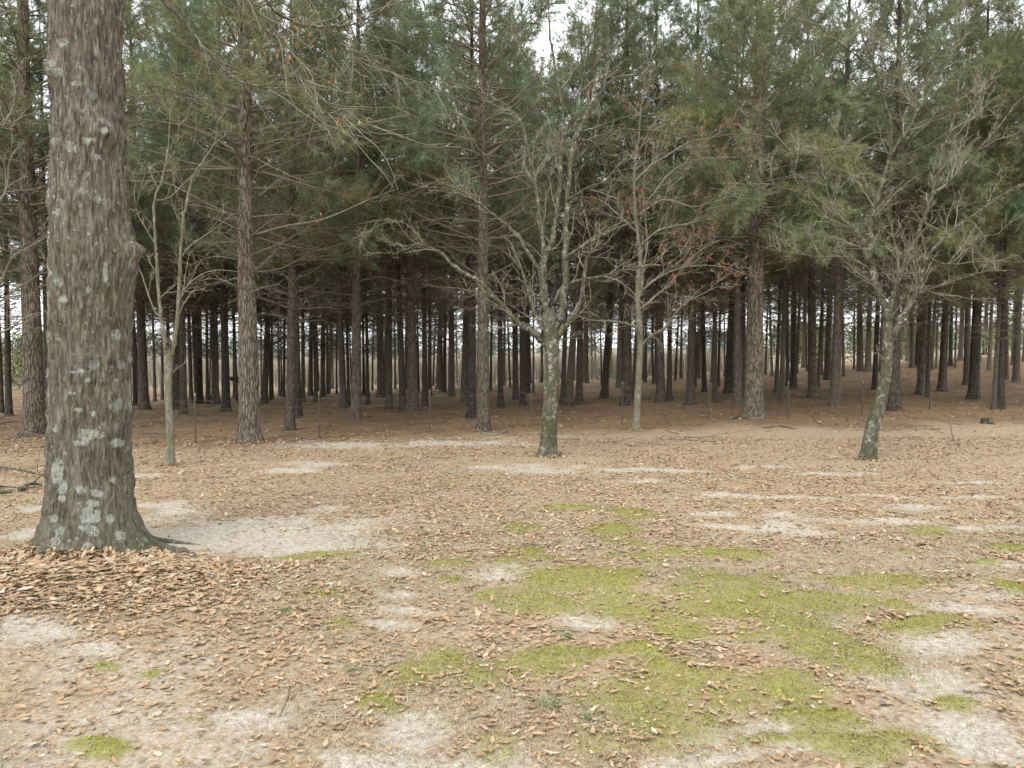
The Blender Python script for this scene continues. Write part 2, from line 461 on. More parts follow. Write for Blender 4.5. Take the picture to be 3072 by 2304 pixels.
def litter_density(x, y):
    d = smooth(.30, .62, fbm(x, y, .55, 51, 4) * .75 + .18)
    band = np.exp(-((y - 10.4 - .05 * x) / 2.2) ** 2) * smooth(-3.5, -1.5, x) * smooth(9, 4, x)
    d = np.clip(d * .75 + .55 * band + 1.2 * pile(x, y) + .12, 0, 1)
    return d * (1 - .86 * blob_field(SAND, x, y, 1.3)) * (1 - .9 * blob_field(MOSS, x, y, 1.3)) * (.35 + .65 * smooth(.36, .55, fbm(x, y, 2.6, 161, 4)) * (1 - .6 * pile(x, y)) + .65 * pile(x, y))
def surf(x, y):
    return hz(x, y) + .10 * pile(x, y) + blob_field(MOSS, x, y) * (.008 + .05 * np.clip(fbm(x, y, 2.6, 191, 3) - .4, 0, 1)) - .035 * blob_field(SAND, x, y) * fbm(x, y, 2.0, 201, 3)

# ------------------------------------------------------------------ ground sheet
def spaced(parts):
    return np.unique(np.concatenate([np.arange(a, b, s) for a, b, s in parts]).round(4))
gx = spaced([(-1500, -200, 130), (-200, -60, 14), (-60, -18, 2.5), (-18, -8, .4), (-8, 8, .065), (8, 18, .4), (18, 60, 2.5), (60, 200, 14), (200, 1501, 130)])
gy = spaced([(-300, -20, 40), (-20, 2, 3), (2, 3.4, .35), (3.4, 12.5, .065), (12.5, 20, .16), (20, 40, .6), (40, 80, 2), (80, 300, 10), (300, 2201, 190)])
GX, GY = np.meshgrid(gx, gy)
gxx, gyy = GX.ravel(), GY.ravel()
near = (np.abs(gxx) < 18) & (gyy > 2) & (gyy < 24)
sand_a = np.zeros(len(gxx)); moss_a = np.zeros(len(gxx))
sand_a[near] = np.maximum(blob_field(SAND, gxx[near], gyy[near], 1.5), .62 * smooth(.46, .66, fbm(gxx[near], gyy[near], .9, 171, 5)) * smooth(13, 6, gyy[near])); moss_a[near] = blob_field(MOSS, gxx[near], gyy[near], 1.6)
moss_a *= .85 + .3 * (fbm(gxx, gyy, 2.5, 61, 3) - .5)
zz = hz(gxx, gyy)
zz[near] = surf(gxx[near], gyy[near]) + .012 * (fbm(gxx[near], gyy[near], 6, 71, 3) - .5)
straw_a = straw_mask(gxx, gyy) * (1 - smooth(58, 70, gyy)) * (gyy > 8)
field_a = smooth(50, 66, gyy) * (1 - smooth(.15, .35, gxx / np.maximum(gyy, 1)) * (1 - smooth(70, 90, gyy)))
nx, ny = len(gx), len(gy)
i = (np.arange(ny - 1)[:, None] * nx + np.arange(nx - 1)[None, :]).ravel()
GF = np.stack([i, i + 1, i + nx + 1, i + nx], -1)
gme = raw_mesh('ground', np.stack([gxx, gyy, zz], -1), [GF], True, {'sand': sand_a, 'moss': moss_a, 'straw': straw_a, 'field': field_a})
ground = link('ground', gme, M_GROUND)
tag(ground, 'sandy yard strewn with dry leaves and pine straw, running to the field', 'ground', kind='structure')

# ------------------------------------------------------------------ leaves on the ground
LEAF_FULL = np.array([(0,0,0),(.18,.30,.05),(.45,.5,.14),(.72,.36,.12),(1,0,.05),(.72,-.36,.12),(.45,-.5,.14),(.18,-.30,.05),(.3,0,0),(.68,0,.02)], float)
LEAF_F3 = np.array([(0,8,1),(1,8,2),(2,8,9),(2,9,3),(3,9,4),(0,7,8),(7,6,8),(6,9,8),(6,5,9),(5,4,9)])
LEAF_SIMPLE = np.array([(0,0,0),(.5,.5,.12),(1,0,.04),(.5,-.5,.12)], float)
SIMPLE_F3 = np.array([(0,2,1),(0,3,2)])
def frames(n, tilt, rg):
    yaw = rg.uniform(0, 2 * math.pi, n); tx = rg.normal(0, tilt, n); ty = rg.normal(0, tilt, n)
    cy, sy = np.cos(yaw), np.sin(yaw)
    X = np.stack([cy, sy, tx], -1); X = nrm(X)
    Yv = np.stack([-sy, cy, ty], -1); Z = nrm(np.cross(X, Yv)); Yv = np.cross(Z, X)
    return X, Yv, Z
def scatter_leaves(x, y, z, L, Wd, curl, T, F3, tilt, rg):
    n = len(x)
    X, Yv, Z = frames(n, tilt, rg)
    jit = rg.normal(0, .11, (n, len(T))) * (np.abs(T[None, :, 1]) > .01)          # torn, lobed, uneven edges
    tx = T[None, :, 0] - .5 + rg.normal(0, .05, (n, len(T))); ty = T[None, :, 1] * (1 + 2.2 * jit); tz = T[None, :, 2] + rg.normal(0, .10, (n, len(T)))
    P = np.stack([x, y, z], -1)[:, None, :] + X[:, None, :] * (tx * L[:, None])[..., None] + Yv[:, None, :] * (ty * Wd[:, None])[..., None] + Z[:, None, :] * (tz * (Wd * curl)[:, None] + (tx ** 2) * (L * curl * .35)[:, None])[..., None]
    F = (F3[None] + (np.arange(n) * len(T))[:, None, None]).reshape(-1, 3)
    rnd = np.repeat(np.clip(rg.normal(.5, .26, n) + .12 * pile(x, y), 0, 1), len(T))
    return P.reshape(-1, 3), F, rnd
def in_view(x, y, pad=.06):
    return np.abs(x) < (.64 + pad) * y + .6
# candidates
def sample_litter(n, y0, y1, rg, extra=None):
    y = rg.uniform(y0, y1, n); x = rg.uniform(-1, 1, n) * (.70 * y1 + .8)
    k = in_view(x, y); x, y = x[k], y[k]
    k = rg.uniform(0, 1, len(x)) < litter_density(x, y)
    return x[k], y[k]
parts = []
x1, y1 = sample_litter(84000, 3.6, 9.0, rng)
xp = OAK[0] + .25 + rng.normal(0, 1.15, 11000); yp = OAK[1] - .95 + rng.normal(0, .75, 11000)
k = (pile(xp, yp) > .12) & (yp < OAK[1] + .1); xp, yp = xp[k], yp[k]
xa = np.concatenate([x1, xp]); ya = np.concatenate([y1, yp])
La = np.clip(rng.gamma(5, .0092, len(xa)), .016, .11); Wa = La * rng.uniform(.24, .5, len(xa)); La *= np.interp(ya, [3.6, 7], [.8, 1.05]); Wa *= np.interp(ya, [3.6, 7], [.8, 1.05])
inpile = pile(xa, ya)
onsand = blob_field(SAND, xa, ya, 1.2); La *= 1 - .4 * onsand; Wa *= 1 - .4 * onsand
La *= 1 + .75 * inpile; Wa *= 1 + .7 * inpile
za = surf(xa, ya) + rng.uniform(.004, .018, len(xa)) + inpile * rng.uniform(0, .02, len(xa))
# the nearest, largest ones are picked out one by one
score = La / ya
order = np.argsort(-score)
pick = np.zeros(len(xa), bool); pick[order[:330]] = True
pick_idx = order[:300]
keep = ~pick
V, F, Rn = scatter_leaves(xa[keep], ya[keep], za[keep], La[keep], Wa[keep], rng.uniform(.2, 1.7, keep.sum()) * (1 - .55 * inpile[keep]), LEAF_FULL, LEAF_F3, .15 - .05 * inpile[keep], rng)
parts.append((V, F, Rn))
x2, y2 = sample_litter(170000, 8.8, 18.5, rng)
L2 = np.clip(rng.gamma(8, .0068, len(x2)), .025, .10)
parts.append(scatter_leaves(x2, y2, surf(x2, y2) + rng.uniform(.004, .016, len(x2)), L2, L2 * .42, rng.uniform(.3, 1.3, len(x2)), LEAF_SIMPLE, SIMPLE_F3, .22, rng))
x3 = rng.uniform(-36, 36, 60000); y3 = rng.uniform(15, 58, 60000); k = in_view(x3, y3) & (rng.uniform(0, 1, 60000) < (.8 - .014 * (y3 - 15)) * smooth(.3, .6, fbm(x3, y3, .8, 181, 3))); x3, y3 = x3[k], y3[k]
L3 = np.clip(rng.normal(.085, .02, len(x3)), .05, .13)
parts.append(scatter_leaves(x3, y3, hz(x3, y3) + rng.uniform(.005, .02, len(x3)), L3, L3 * .42, rng.uniform(.3, 1.3, len(x3)), LEAF_SIMPLE, SIMPLE_F3, .3, rng))
for (fu, fv, fr, cnt_, hh, back) in [(268,1662,.52,620,.13,0), (1646,1368,.20,170,.03,1), (1908,1289,.13,90,.03,1), (2606,1378,.18,150,.03,1), (510,1396,.11,90,.03,1), (748,1327,.27,120,.03,1), (1450,1294,.2,80,.03,1), (2261,1254,.28,110,.03,1), (104,1305,.3,110,.03,1)]:
    c = ground_at(fu, fv); a = rng.uniform(-math.pi, 0 if not back else math.pi, cnt_); q = fr * (1 + np.abs(rng.normal(0, .42, cnt_)))
    if not back: q = fr * (1 + np.abs(rng.normal(0, .25, cnt_))) * (1 + .3 * np.exp(-((a + .2) / .4) ** 2))
    lx, ly = c[0] + q * np.cos(a), c[1] + q * np.sin(a); ll = np.clip(rng.normal(.085 if not back else .065, .018, cnt_), .035, .13)
    parts.append(scatter_leaves(lx, ly, surf(lx, ly) + .012 + hh * rng.uniform(0, 1, cnt_) * np.exp(-(q / fr - 1) * 4), ll, ll * .42, rng.uniform(.3, 1.5, cnt_), LEAF_FULL, LEAF_F3, .42, rng))
off = 0; VV, FF, RR = [], [], []
for V, F, Rn in parts:
    VV.append(V); FF.append(F + off); RR.append(Rn); off += len(V)
lit = link('leaf_litter', raw_mesh('leaf_litter', np.concatenate(VV), [np.concatenate(FF)], False, {'rnd': np.concatenate(RR)}), M_LEAF)
tag(lit, 'fallen tan and brown oak leaves covering the yard', 'leaves', kind='stuff')
leaf_meshes = []
for q in range(6):
    T = LEAF_FULL.copy(); wv = rng.uniform(.32, .46); cu = rng.uniform(.3, 1.2)
    T[:, 1] *= wv; T[:, 2] = T[:, 2] * wv * cu + (T[:, 0] - .5) ** 2 * cu * .3; T[:, 0] -= .5
    T[1:8, 1] *= rng.uniform(.55, 1.4, 7); T[1:8, 0] += rng.normal(0, .05, 7); T[:, 2] += rng.normal(0, .03, len(T))
    me = raw_mesh('leaf', T, [LEAF_F3], False); me.materials.append(M_LEAF_OBJ); leaf_meshes.append(me)
for j in pick_idx:
    o = link('leaf', leaf_meshes[int(rng.integers(6))], M_LEAF_OBJ, ground)
    o.location = (xa[j], ya[j], za[j] + .004); o.scale = (La[j],) * 3
    o.rotation_euler = (rng.normal(0, .16), rng.normal(0, .16), rng.uniform(0, 6.28))

def strands(x, y, z, l, w, rg):
    n = len(x); a = rg.uniform(0, 6.28, n); d = np.stack([np.cos(a), np.sin(a), rg.normal(0, .10, n)], -1); sd = np.stack([-np.sin(a), np.cos(a), np.zeros(n)], -1)
    b = np.stack([x, y, z], -1) - d * l[:, None] / 2
    return np.stack([b - sd * w[:, None], b + sd * w[:, None], b + d * l[:, None]], 1).reshape(-1, 3), np.arange(3 * n).reshape(-1, 3), np.repeat(np.clip(rg.normal(.45, .25, n), 0, 1), 3)
xs = rng.uniform(-8, 8, 26000); ys = rng.uniform(3.6, 12, 26000); k = in_view(xs, ys); xs, ys = xs[k], ys[k]
A1 = strands(xs, ys, surf(xs, ys) + .012, rng.uniform(.05, .14, len(xs)), rng.uniform(.0012, .002, len(xs)), rng)
xs = rng.uniform(-30, 30, 90000); ys = 15 + 33 * rng.uniform(0, 1, 90000) ** 1.3; k = in_view(xs, ys) & (rng.uniform(0, 1, 90000) < straw_mask(xs, ys)); xs, ys = xs[k], ys[k]
A2 = strands(xs, ys, hz(xs, ys) + rng.uniform(.005, .035, len(xs)), rng.uniform(.15, .4, len(xs)), rng.uniform(.006, .014, len(xs)), rng)
tag(link('pine_straw', raw_mesh('pine_straw', np.concatenate([A1[0], A2[0]]), [np.concatenate([A1[1], A2[1] + len(A1[0])])], False, {'rnd': np.concatenate([A1[2], A2[2]])}),
         mat_rnd('fallen needles', [(0, (.08, .05, .03)), (.4, (.2, .125, .07)), (.75, (.3, .2, .12)), (1, (.4, .32, .22))])), 'brown fallen needles matted on the ground under the pines', 'pine straw', kind='stuff')

# ------------------------------------------------------------------ moss fronds, short grass, weeds
def blades(x, y, z, hgt, wid, lean, rg, rn):
    n = len(x); yaw = rg.uniform(0, 6.28, n)
    d = np.stack([np.cos(yaw), np.sin(yaw), np.zeros(n)], -1)
    ly = rg.uniform(0, 6.28, n); ln = np.stack([np.cos(ly), np.sin(ly), np.zeros(n)], -1) * (lean * hgt)[:, None]
    b = np.stack([x, y, z], -1)
    up = np.zeros((n, 3)); up[:, 2] = hgt
    V = np.stack([b - d * wid[:, None] / 2, b + d * wid[:, None] / 2, b + up + ln], 1).reshape(-1, 3)
    return V, np.arange(3 * n).reshape(-1, 3), np.repeat(rn, 3)
ym = rng.uniform(3.6, 13, 620000); xm = rng.uniform(-1, 1, 620000) * 9.5
k = in_view(xm, ym); xm, ym = xm[k], ym[k]
mf = blob_field(MOSS, xm, ym, 1.6) + 1.7 * (fbm(xm, ym, 4, 81, 5) - .5)
k = rng.uniform(0, 1, len(xm)) < smooth(.2, .95, mf); xm, ym, mf = xm[k], ym[k], mf[k]
tone = np.clip(.25 + .8 * (fbm(xm, ym, 1.6, 91, 3) - .3) + rng.normal(0, .16, len(xm)), 0, 1)
V, F, Rn = blades(xm, ym, surf(xm, ym) - .002, rng.uniform(.005, .014, len(xm)), rng.uniform(.010, .02, len(xm)), rng.uniform(0, 1.2, len(xm)), rng, tone)
tag(link('moss', raw_mesh('moss', V, [F], False, {'rnd': Rn}), M_MOSS), 'bright yellow green moss in patches on the sandy yard', 'moss', kind='stuff')
yg = rng.uniform(3.6, 12, 700000); xg = rng.uniform(-1, 1, 700000) * 8.8
k = in_view(xg, yg); xg, yg = xg[k], yg[k]
gd = smooth(.36, .62, fbm(xg, yg, .7, 101, 4)) * smooth(11.5, 7, yg) * (1 - .75 * blob_field(SAND, xg, yg))
k = rng.uniform(0, 1, len(xg)) < gd * (1 - .8 * blob_field(MOSS, xg, yg, 1.2)); xg, yg = xg[k], yg[k]
gp = smooth(.55, .7, fbm(xg, yg, 1.1, 111, 3))
V, F, Rn = blades(xg, yg, surf(xg, yg) - .002, rng.uniform(.012, .035, len(xg)), rng.uniform(.003, .006, len(xg)), rng.uniform(.2, 1.8, len(xg)), rng, np.clip(rng.uniform(0, .7, len(xg)) + .45 * gp * (rng.uniform(0, 1, len(xg)) > .4), 0, 1))
tag(link('dry_grass', raw_mesh('dry_grass', V, [F], False, {'rnd': Rn}), M_GRASS), 'thin short straw coloured grass among the leaves', 'grass', kind='stuff')
for (u, v, s, lb) in [(1645, 2120, .20, 'largest green grass tuft in the front yard, right of centre'), (1760, 2160, .10, 'small green grass sprig beside the larger tuft'),
                      (860, 1838, .12, 'pale green weed rosette in leaves right of the oak'), (1060, 2020, .11, 'grey green weed in leaves at left centre front'),
                      (1700, 1915, .11, 'low green sprig between brown leaves below the moss')]:
    p = ground_at(u, v); n = 60
    a = rng.uniform(0, 6.28, n); rr = np.abs(rng.uniform(0, s * .4, n))
    V, F, Rn = blades(p[0] + rr * np.cos(a), p[1] + rr * np.sin(a), np.full(n, p[2] - .003), rng.uniform(.3, .55, n) * s, np.full(n, .007), rng.uniform(.4, 1.6, n), rng, rng.uniform(0, 1, n))
    tag(link('grass_tuft', raw_mesh('grass_tuft', V, [F], False, {'rnd': Rn}), M_WEED), lb, 'grass tuft', 'green tufts in the yard')

# ------------------------------------------------------------------ pines
def rot_about(v, ax, ang):
    c, s = math.cos(ang), math.sin(ang)
    return v * c + np.cross(ax, v) * s + ax * np.dot(ax, v) * (1 - c)

def wander(start, d, length, nseg, rg, wob=.12, lift=0.0):
    p = [np.array(start, float)]; d = nrm(d)
    for _ in range(nseg):
        d = nrm(d + rg.normal(0, wob, 3) + np.array([0, 0, lift]))
        p.append(p[-1] + d * length / nseg)
    return np.array(p)

def make_trunk(seed, H, sides=20):
    rg = np.random.default_rng(seed)
    zs = np.concatenate([[-.2, 0, .06, .14, .25, .4, .6, .9], np.arange(1.3, H, .45), [H]])
    rad = np.interp(zs, [-.2, 0, .06, .14, .25, .4, .6, .9, 1.3, H * .55, H], [1.75, 1.55, 1.42, 1.32, 1.22, 1.14, 1.09, 1.03, 1.0, .56, .06])
    bx = np.cumsum(rg.normal(0, .035, len(zs)) * smooth(1, 7, zs)); by = np.cumsum(rg.normal(0, .035, len(zs)) * smooth(1, 7, zs))
    bx -= np.interp(zs, [0, H], [bx[1], bx[1]]); by -= by[1]
    th = np.arange(sides) * 2 * math.pi / sides
    ph = rg.uniform(0, 6.28, 3)
    lob = 1 + np.clip(.5 - zs, 0, .7)[:, None] * .25 * np.cos(4 * th + ph[0])[None] + .03 * np.cos(3 * th[None] + ph[1] + zs[:, None] * .8) + rg.normal(0, .018, (len(zs), sides))
    # slight swelling at the whorls
    r = rad[:, None] * lob
    V = np.stack([bx[:, None] + r * np.cos(th), by[:, None] + r * np.sin(th), np.repeat(zs[:, None], sides, 1)], -1).reshape(-1, 3)
    n = len(zs); i = np.arange(n - 1)[:, None] * sides; j = np.arange(sides)[None]; k = (j + 1) % sides
    F = np.stack([i + j, i + k, i + sides + k, i + sides + j], -1).reshape(-1, 4)
    me = raw_mesh('trunk', V, [F], True); me.materials.append(M_PINE)
    return me

def limb(mb, start, d, length, r0, rg, twigs=6, sub=True, sides=4, lift=.02, twr=.35):
    path = wander(start, d, length, 6, rg, .10, lift)
    mb.tube(path, np.linspace(r0, r0 * .22, 7), sides, rg.uniform(0, 1), False)
    for _ in range(twigs):
        f = rg.uniform(.25, 1); q = f * 6; a = int(min(q, 5)); p = path[a] + (path[a + 1] - path[a]) * (q - a)
        t = nrm(path[a + 1] - path[a]); ax = nrm(rg.normal(0, 1, 3))
        dd = nrm(t + .9 * nrm(np.cross(t, ax)))
        l = length * rg.uniform(.15, twr)
        pp = wander(p, dd, l, 3, rg, .22, 0.0)
        mb.tube(pp, np.linspace(r0 * .33, r0 * .12, 4), 3, rg.uniform(0, 1), False)
        if sub:
            for _ in range(2):
                pm = pp[int(rg.integers(1, 4))]
                p3 = wander(pm, dd + rg.normal(0, .7, 3), l * rg.uniform(.3, .6), 2, rg, .25)
                mb.tube(p3, np.linspace(r0 * .2, r0 * .09, 3), 3, rg.uniform(0, 1), False)

def needle_tufts(tips, dirs, old, N, rg):
    T = np.array(tips); D = np.array(dirs); O = np.array(old)
    nd = nrm(D[:, None, :] * .75 + rg.normal(0, .62, (len(T), N, 3)) + np.array([0, 0, -.06]))
    ln = rg.uniform(.15, .27, (len(T), N, 1))
    base = T[:, None, :] + D[:, None, :] * rg.uniform(-.08, .04, (len(T), N, 1))
    tip = base + nd * ln
    tip[..., 2] -= .15 * ln[..., 0] * rg.uniform(0, 1, (len(T), N))
    sd = nrm(np.cross(nd, rg.normal(0, 1, (len(T), N, 3)))) * .0068
    V = np.stack([base - sd, base + sd, tip], 2).reshape(-1, 3)
    rn = np.repeat(np.clip(O[:, None] + rg.normal(0, .05, (len(T), N)) * (O[:, None] > .1), 0, 1).ravel(), 3)
    return V, rn

def make_pine_parts(seed, H, dead0, crown0, reach, dens, droop=0.0):
    """branches mesh (bare lower whorls + limbs of the crown) and the needle crown"""
    rg = np.random.default_rng(seed)
    br = MB(); tips, dirs, old = [], [], []
    z = dead0
    while z < crown0 + 1.0:
        nb = int(rg.integers(5, 8)); a0 = rg.uniform(0, 6.28)
        for b in range(nb):
            a = a0 + b * 6.283 / nb + rg.normal(0, .25)
            up = rg.normal(.18, .16)
            L = rg.uniform(.5, 1.0) * np.interp(z, [dead0, crown0], [1.7, 3.0])
            if rg.uniform() < .15: L *= .3
            limb(br, (0, 0, z + rg.normal(0, .06)), np.array([math.cos(a), math.sin(a), up]), L, .022 * (.6 + .4 * L / 2), rg, int(rg.integers(7, 12)))
        z += rg.uniform(.32, .55)
    z = crown0
    while z < H - .3:
        f = (z - crown0) / (H - crown0)
        nb = int(rg.integers(4, 7)); a0 = rg.uniform(0, 6.28)
        for b in range(nb):
            a = a0 + b * 6.283 / nb + rg.normal(0, .25)
            L = reach * (1 - f ** 2.3 * .74) * rg.uniform(.6, 1.08)
            up = .12 + .8 * f + rg.normal(0, .12) - droop * (1 - f)
            path = wander((0, 0, z), np.array([math.cos(a), math.sin(a), up]), L, 6, rg, .09, .03)
            br.tube(path, np.linspace(.03 * (1.2 - f), .006, 7), 4, rg.uniform(0, 1), False)
            ns = int(5 + L * 6.5 * dens)
            for _ in range(ns):
                q = rg.uniform(.28, 1) ** .8 * 6; m = int(min(q, 5)); p = path[m] + (path[m + 1] - path[m]) * (q - m)
                t = nrm(path[m + 1] - path[m]); side = nrm(np.cross(t, rg.normal(0, 1, 3)))
                dd = nrm(t * .8 + side + np.array([0, 0, .25]))
                l = rg.uniform(.15, .55) * (.5 + .5 * L / reach)
                e = p + dd * l
                br.tube(np.array([p, (p + e) / 2 + rg.normal(0, .02, 3), e]), [.007, .005, .004], 3, rg.uniform(0, 1), False)
                tone = rg.uniform(0, .1) if rg.uniform() < (.10 if f < .35 else .03) else rg.uniform(.12, 1)
                for kk in range(2 if l > .3 else 1):
                    tips.append(e - dd * kk * .17); dirs.append(dd); old.append(tone)
            tips.append(path[-1]); dirs.append(nrm(path[-1] - path[-2])); old.append(rg.uniform(.2, 1))
        z += rg.uniform(.32, .5)
    for _ in range(30):
        tips.append(np.array([rg.normal(0, .2), rg.normal(0, .2), H - rg.uniform(0, .8)])); dirs.append(np.array([0, 0, 1.])); old.append(rg.uniform(.3, 1))
    V, rn = needle_tufts(tips, dirs, old, 15, rg)
    cm = raw_mesh('crown', V, [np.arange(len(V)).reshape(-1, 3)], False, {'rnd': rn}); cm.materials.append(M_NEEDLE)
    bm_ = br.mesh('branches'); bm_.materials.append(M_DEADBR)
    return bm_, cm

TRUNKS = [make_trunk(100 + q, 16.5) for q in range(4)]
KINDS = [make_pine_parts(201, 16.5, 3.3, 6.0, 3.0, 1.0), make_pine_parts(202, 15.8, 3.0, 6.4, 2.7, .95), make_pine_parts(203, 17.2, 3.6, 6.2, 3.1, 1.0),
         make_pine_parts(204, 16.2, 3.2, 6.8, 2.7, 1.0), make_pine_parts(205, 15.0, 4.4, 5.0, 3.7, 1.3, .12), make_pine_parts(206, 16.0, 3.5, 5.4, 3.5, 1.3, .05)]

POSTS = [(587,1330,1180),(958,1315,1175),(1290,1297,1170),(1594,1285,1158),(1867,1274,1146),(2125,1257,1146),(2364,1258,1145),(2586,1248,1143),(2790,1232,1135)]
# photo column of the foot, row of the foot, trunk width in photo pixels
PINES = [(5,1240,14),(27,1248,18),(104,1305,56),(146,1277,20),(391,1217,8),(406,1217,11),(433,1229,27),(465,1204,9),(487,1200,9),(530,1229,26),(551,1244,20),(574,1208,12),
 (597,1210,24),(622,1213,10),(646,1210,21),(678,1234,23),(705,1194,11),(748,1327,58),(793,1209,18),(817,1198,8),(838,1187,7),(851,1190,9),(870,1291,27),(893,1253,22),(910,1206,12),
 (931,1187,14),(951,1203,16),(968,1190,14),(981,1184,9),(995,1167,12),(1010,1183,6),(1031,1224,20),(1046,1217,10),(1068,1257,30),(1079,1190,5),(1092,1183,9),(1104,1213,11),(1143,1194,22),
 (1167,1226,20),(1186,1167,6),(1209,1229,20),(1239,1238,32),(1255,1175,8),(1275,1216,16),(1289,1188,12),(1299,1158,6),(1323,1173,9),(1333,1177,12),(1354,1189,19),(1371,1150,5),
 (1392,1206,20),(1415,1254,26),(1450,1294,36),(1472,1171,8),(1502,1222,17),(1531,1164,7),(1547,1201,18),(1568,1215,16),(1582,1180,20),(1600,1180,6),(1688,1213,15),(1704,1222,22),
 (1716,1141,8),(1738,1204,20),(1776,1127,5),(1786,1127,5),(1813,1194,20),(1829,1134,8),(1855,1164,16),(1880,1217,29),(1899,1199,12),(1936,1148,8),(1952,1127,8),(1966,1153,10),
 (1982,1208,25),(2008,1203,15),(2071,1213,24),(2085,1162,10),(2092,1134,6),(2113,1176,14),(2134,1148,7),(2145,1208,14),(2155,1160,8),(2187,1180,27),(2212,1215,22),(2233,1192,14),
 (2261,1254,52),(2316,1130,8),(2328,1180,12),(2345,1205,15),(2363,1157,12),(2380,1167,18),(2410,1104,12),(2421,1113,5),(2439,1192,25),(2454,1164,11),(2481,1141,18),(2504,1217,27),
 (2580,1113,18),(2603,1115,16),(2623,1168,15),(2640,1115,9),(2680,1233,34),(2693,1153,8),(2701,1079,10),(2721,1084,9),(2736,1104,13),(2768,1183,30),(2783,1190,12),(2793,1111,10),
 (2826,1174,22),(2880,1083,13),(2900,1155,18),(2921,1197,28),(2936,1083,10),(2953,1065,12),(2982,1228,14),(3002,1228,20),(3020,1139,10),(3048,1146,18)]
_mr = np.random.default_rng(77)
_far = lambda u: np.interp(u, [390, 700, 1000, 1300, 1600, 1900, 2200, 2500, 2800, 3072], [1196, 1186, 1172, 1160, 1148, 1136, 1128, 1112, 1090, 1080])
for _u in np.linspace(396, 3066, 110):                      # the thin stems standing between those
    _u = int(_u + _mr.uniform(-14, 14))
    if all(abs(_u - q[0]) > 3 + q[2] * .22 for q in PINES) and not (2590 < _u < 2690 or 1630 < _u < 1665):
        PINES.append((_u, float(_far(_u) + abs(_mr.normal(0, 12))), int(_mr.integers(5, 12))))
ORD = ['first','second','third','fourth','fifth','sixth','seventh','eighth','ninth','tenth','eleventh','twelfth','thirteenth','fourteenth','fifteenth','sixteenth','seventeenth','eighteenth','nineteenth','twentieth','twenty-first','twenty-second','twenty-third','twenty-fourth','twenty-fifth','twenty-sixth','twenty-seventh','twenty-eighth','twenty-ninth','thirtieth','thirty-first','thirty-second','thirty-third','thirty-fourth']
HAND = {104: 'thick shaded pine just left of the lichen-spotted oak', 748: 'thick sunlit pine with scaly bark at the wood edge, right of the oak',
        2261: 'thick pine with ridged bark and low green crown, right half of the wood edge', 1450: 'tall grey pine at the wood edge left of the central bare tree',
        870: 'slim pine at the wood edge, next right of the thick scaly pine', 1415: 'grey pine close behind and left of the tall grey edge pine',
        2680: 'pine right behind the leaning bare tree trunk', 146: 'dark pine half hidden behind the oak at its left', 705: 'slim far pine carrying the small dark box',
        3002: 'right stem of the close pair of pines near the right picture edge', 2982: 'left thinner stem of the close pair of pines near the right picture edge',
        5: 'dark pine cut by the left picture edge', 27: 'dark pine between the left picture edge and the thick shaded pine', 3048: 'dark pine nearest the right picture edge'}
pu = [p[0] for p in POSTS]
def bay(u): return sum(1 for q in pu if u > q)
rank, cnt = {}, {}
for (u, v, w) in sorted(PINES):
    if u > 388:
        b = bay(u); cnt[b] = cnt.get(b, 0) + 1; rank[u] = cnt[b]
def pine_label(u, w):
    if u in HAND: return HAND[u]
    b, r = bay(u), ORD[rank[u] - 1]
    size = 'thin' if w < 9 else 'slim' if w < 15 else 'medium' if w < 21 else 'stout'
    if b == 0: return f'{size} dark pine, {r} from the oak, before the first fence post'
    if b == len(pu): return f'{size} dark pine, {r} to the right of the last fence post'
    return f'{size} dark pine, {r} from left behind fence between its {ORD[b-1]} and {ORD[b]} posts'
PINE_POS = {}
def add_pine(u, v, w, label, rg):
    p = ground_at(u, v)
    rad = min(max(w / FPX * p[1] / 2, .035), .30)
    t = empty('pine_tree', p - np.array([0, 0, .02]), label, 'pine tree', 'pines of the plantation', rg.uniform(0, 6.28))
    hs = (.62 + .4 * smooth(.06, .16, rad)) * rg.uniform(.94, 1.06)
    lean = rg.normal(0, .019, 2) * (0.0 if u in (748, 678, 705, 1450, 2261, 104) else 1.0)
    t.rotation_euler = (lean[0], lean[1], t.rotation_euler[2])
    tr = link('trunk', TRUNKS[int(rg.integers(4))], M_PINE, t); tr.scale = (rad, rad, hs)
    kd = 4 if u in (2261, 3002) else 5 if p[1] < 25 and u not in (748, 1450) else (0, 2, 1, 3)[int(rg.integers(4))]
    bm_, cm = KINDS[kd]
    ws = .55 + .45 * smooth(.05, .17, rad)
    br = link('branches', bm_, M_DEADBR, t); br.scale = (ws, ws, hs)
    cr = link('crown', cm, M_NEEDLE, t); cr.scale = (ws, ws, hs); 
    PINE_POS[u] = (p, rad, t)
    return t
prg = np.random.default_rng(11)
for (u, v, w) in PINES:
    add_pine(u, v, w, pine_label(u, w), prg)
for (u, v, w, lb) in [(-60, 1262, 24, 'pine outside the left picture edge whose limbs reach in'), (-190, 1300, 44, 'edge pine outside the left whose crown shows at top left'),
                      (3110, 1205, 26, 'pine outside the right picture edge whose limbs reach in'), (3230, 1235, 44, 'edge pine outside the right whose crown shows at top right')]:
    add_pine(u, v, w, lb, prg)

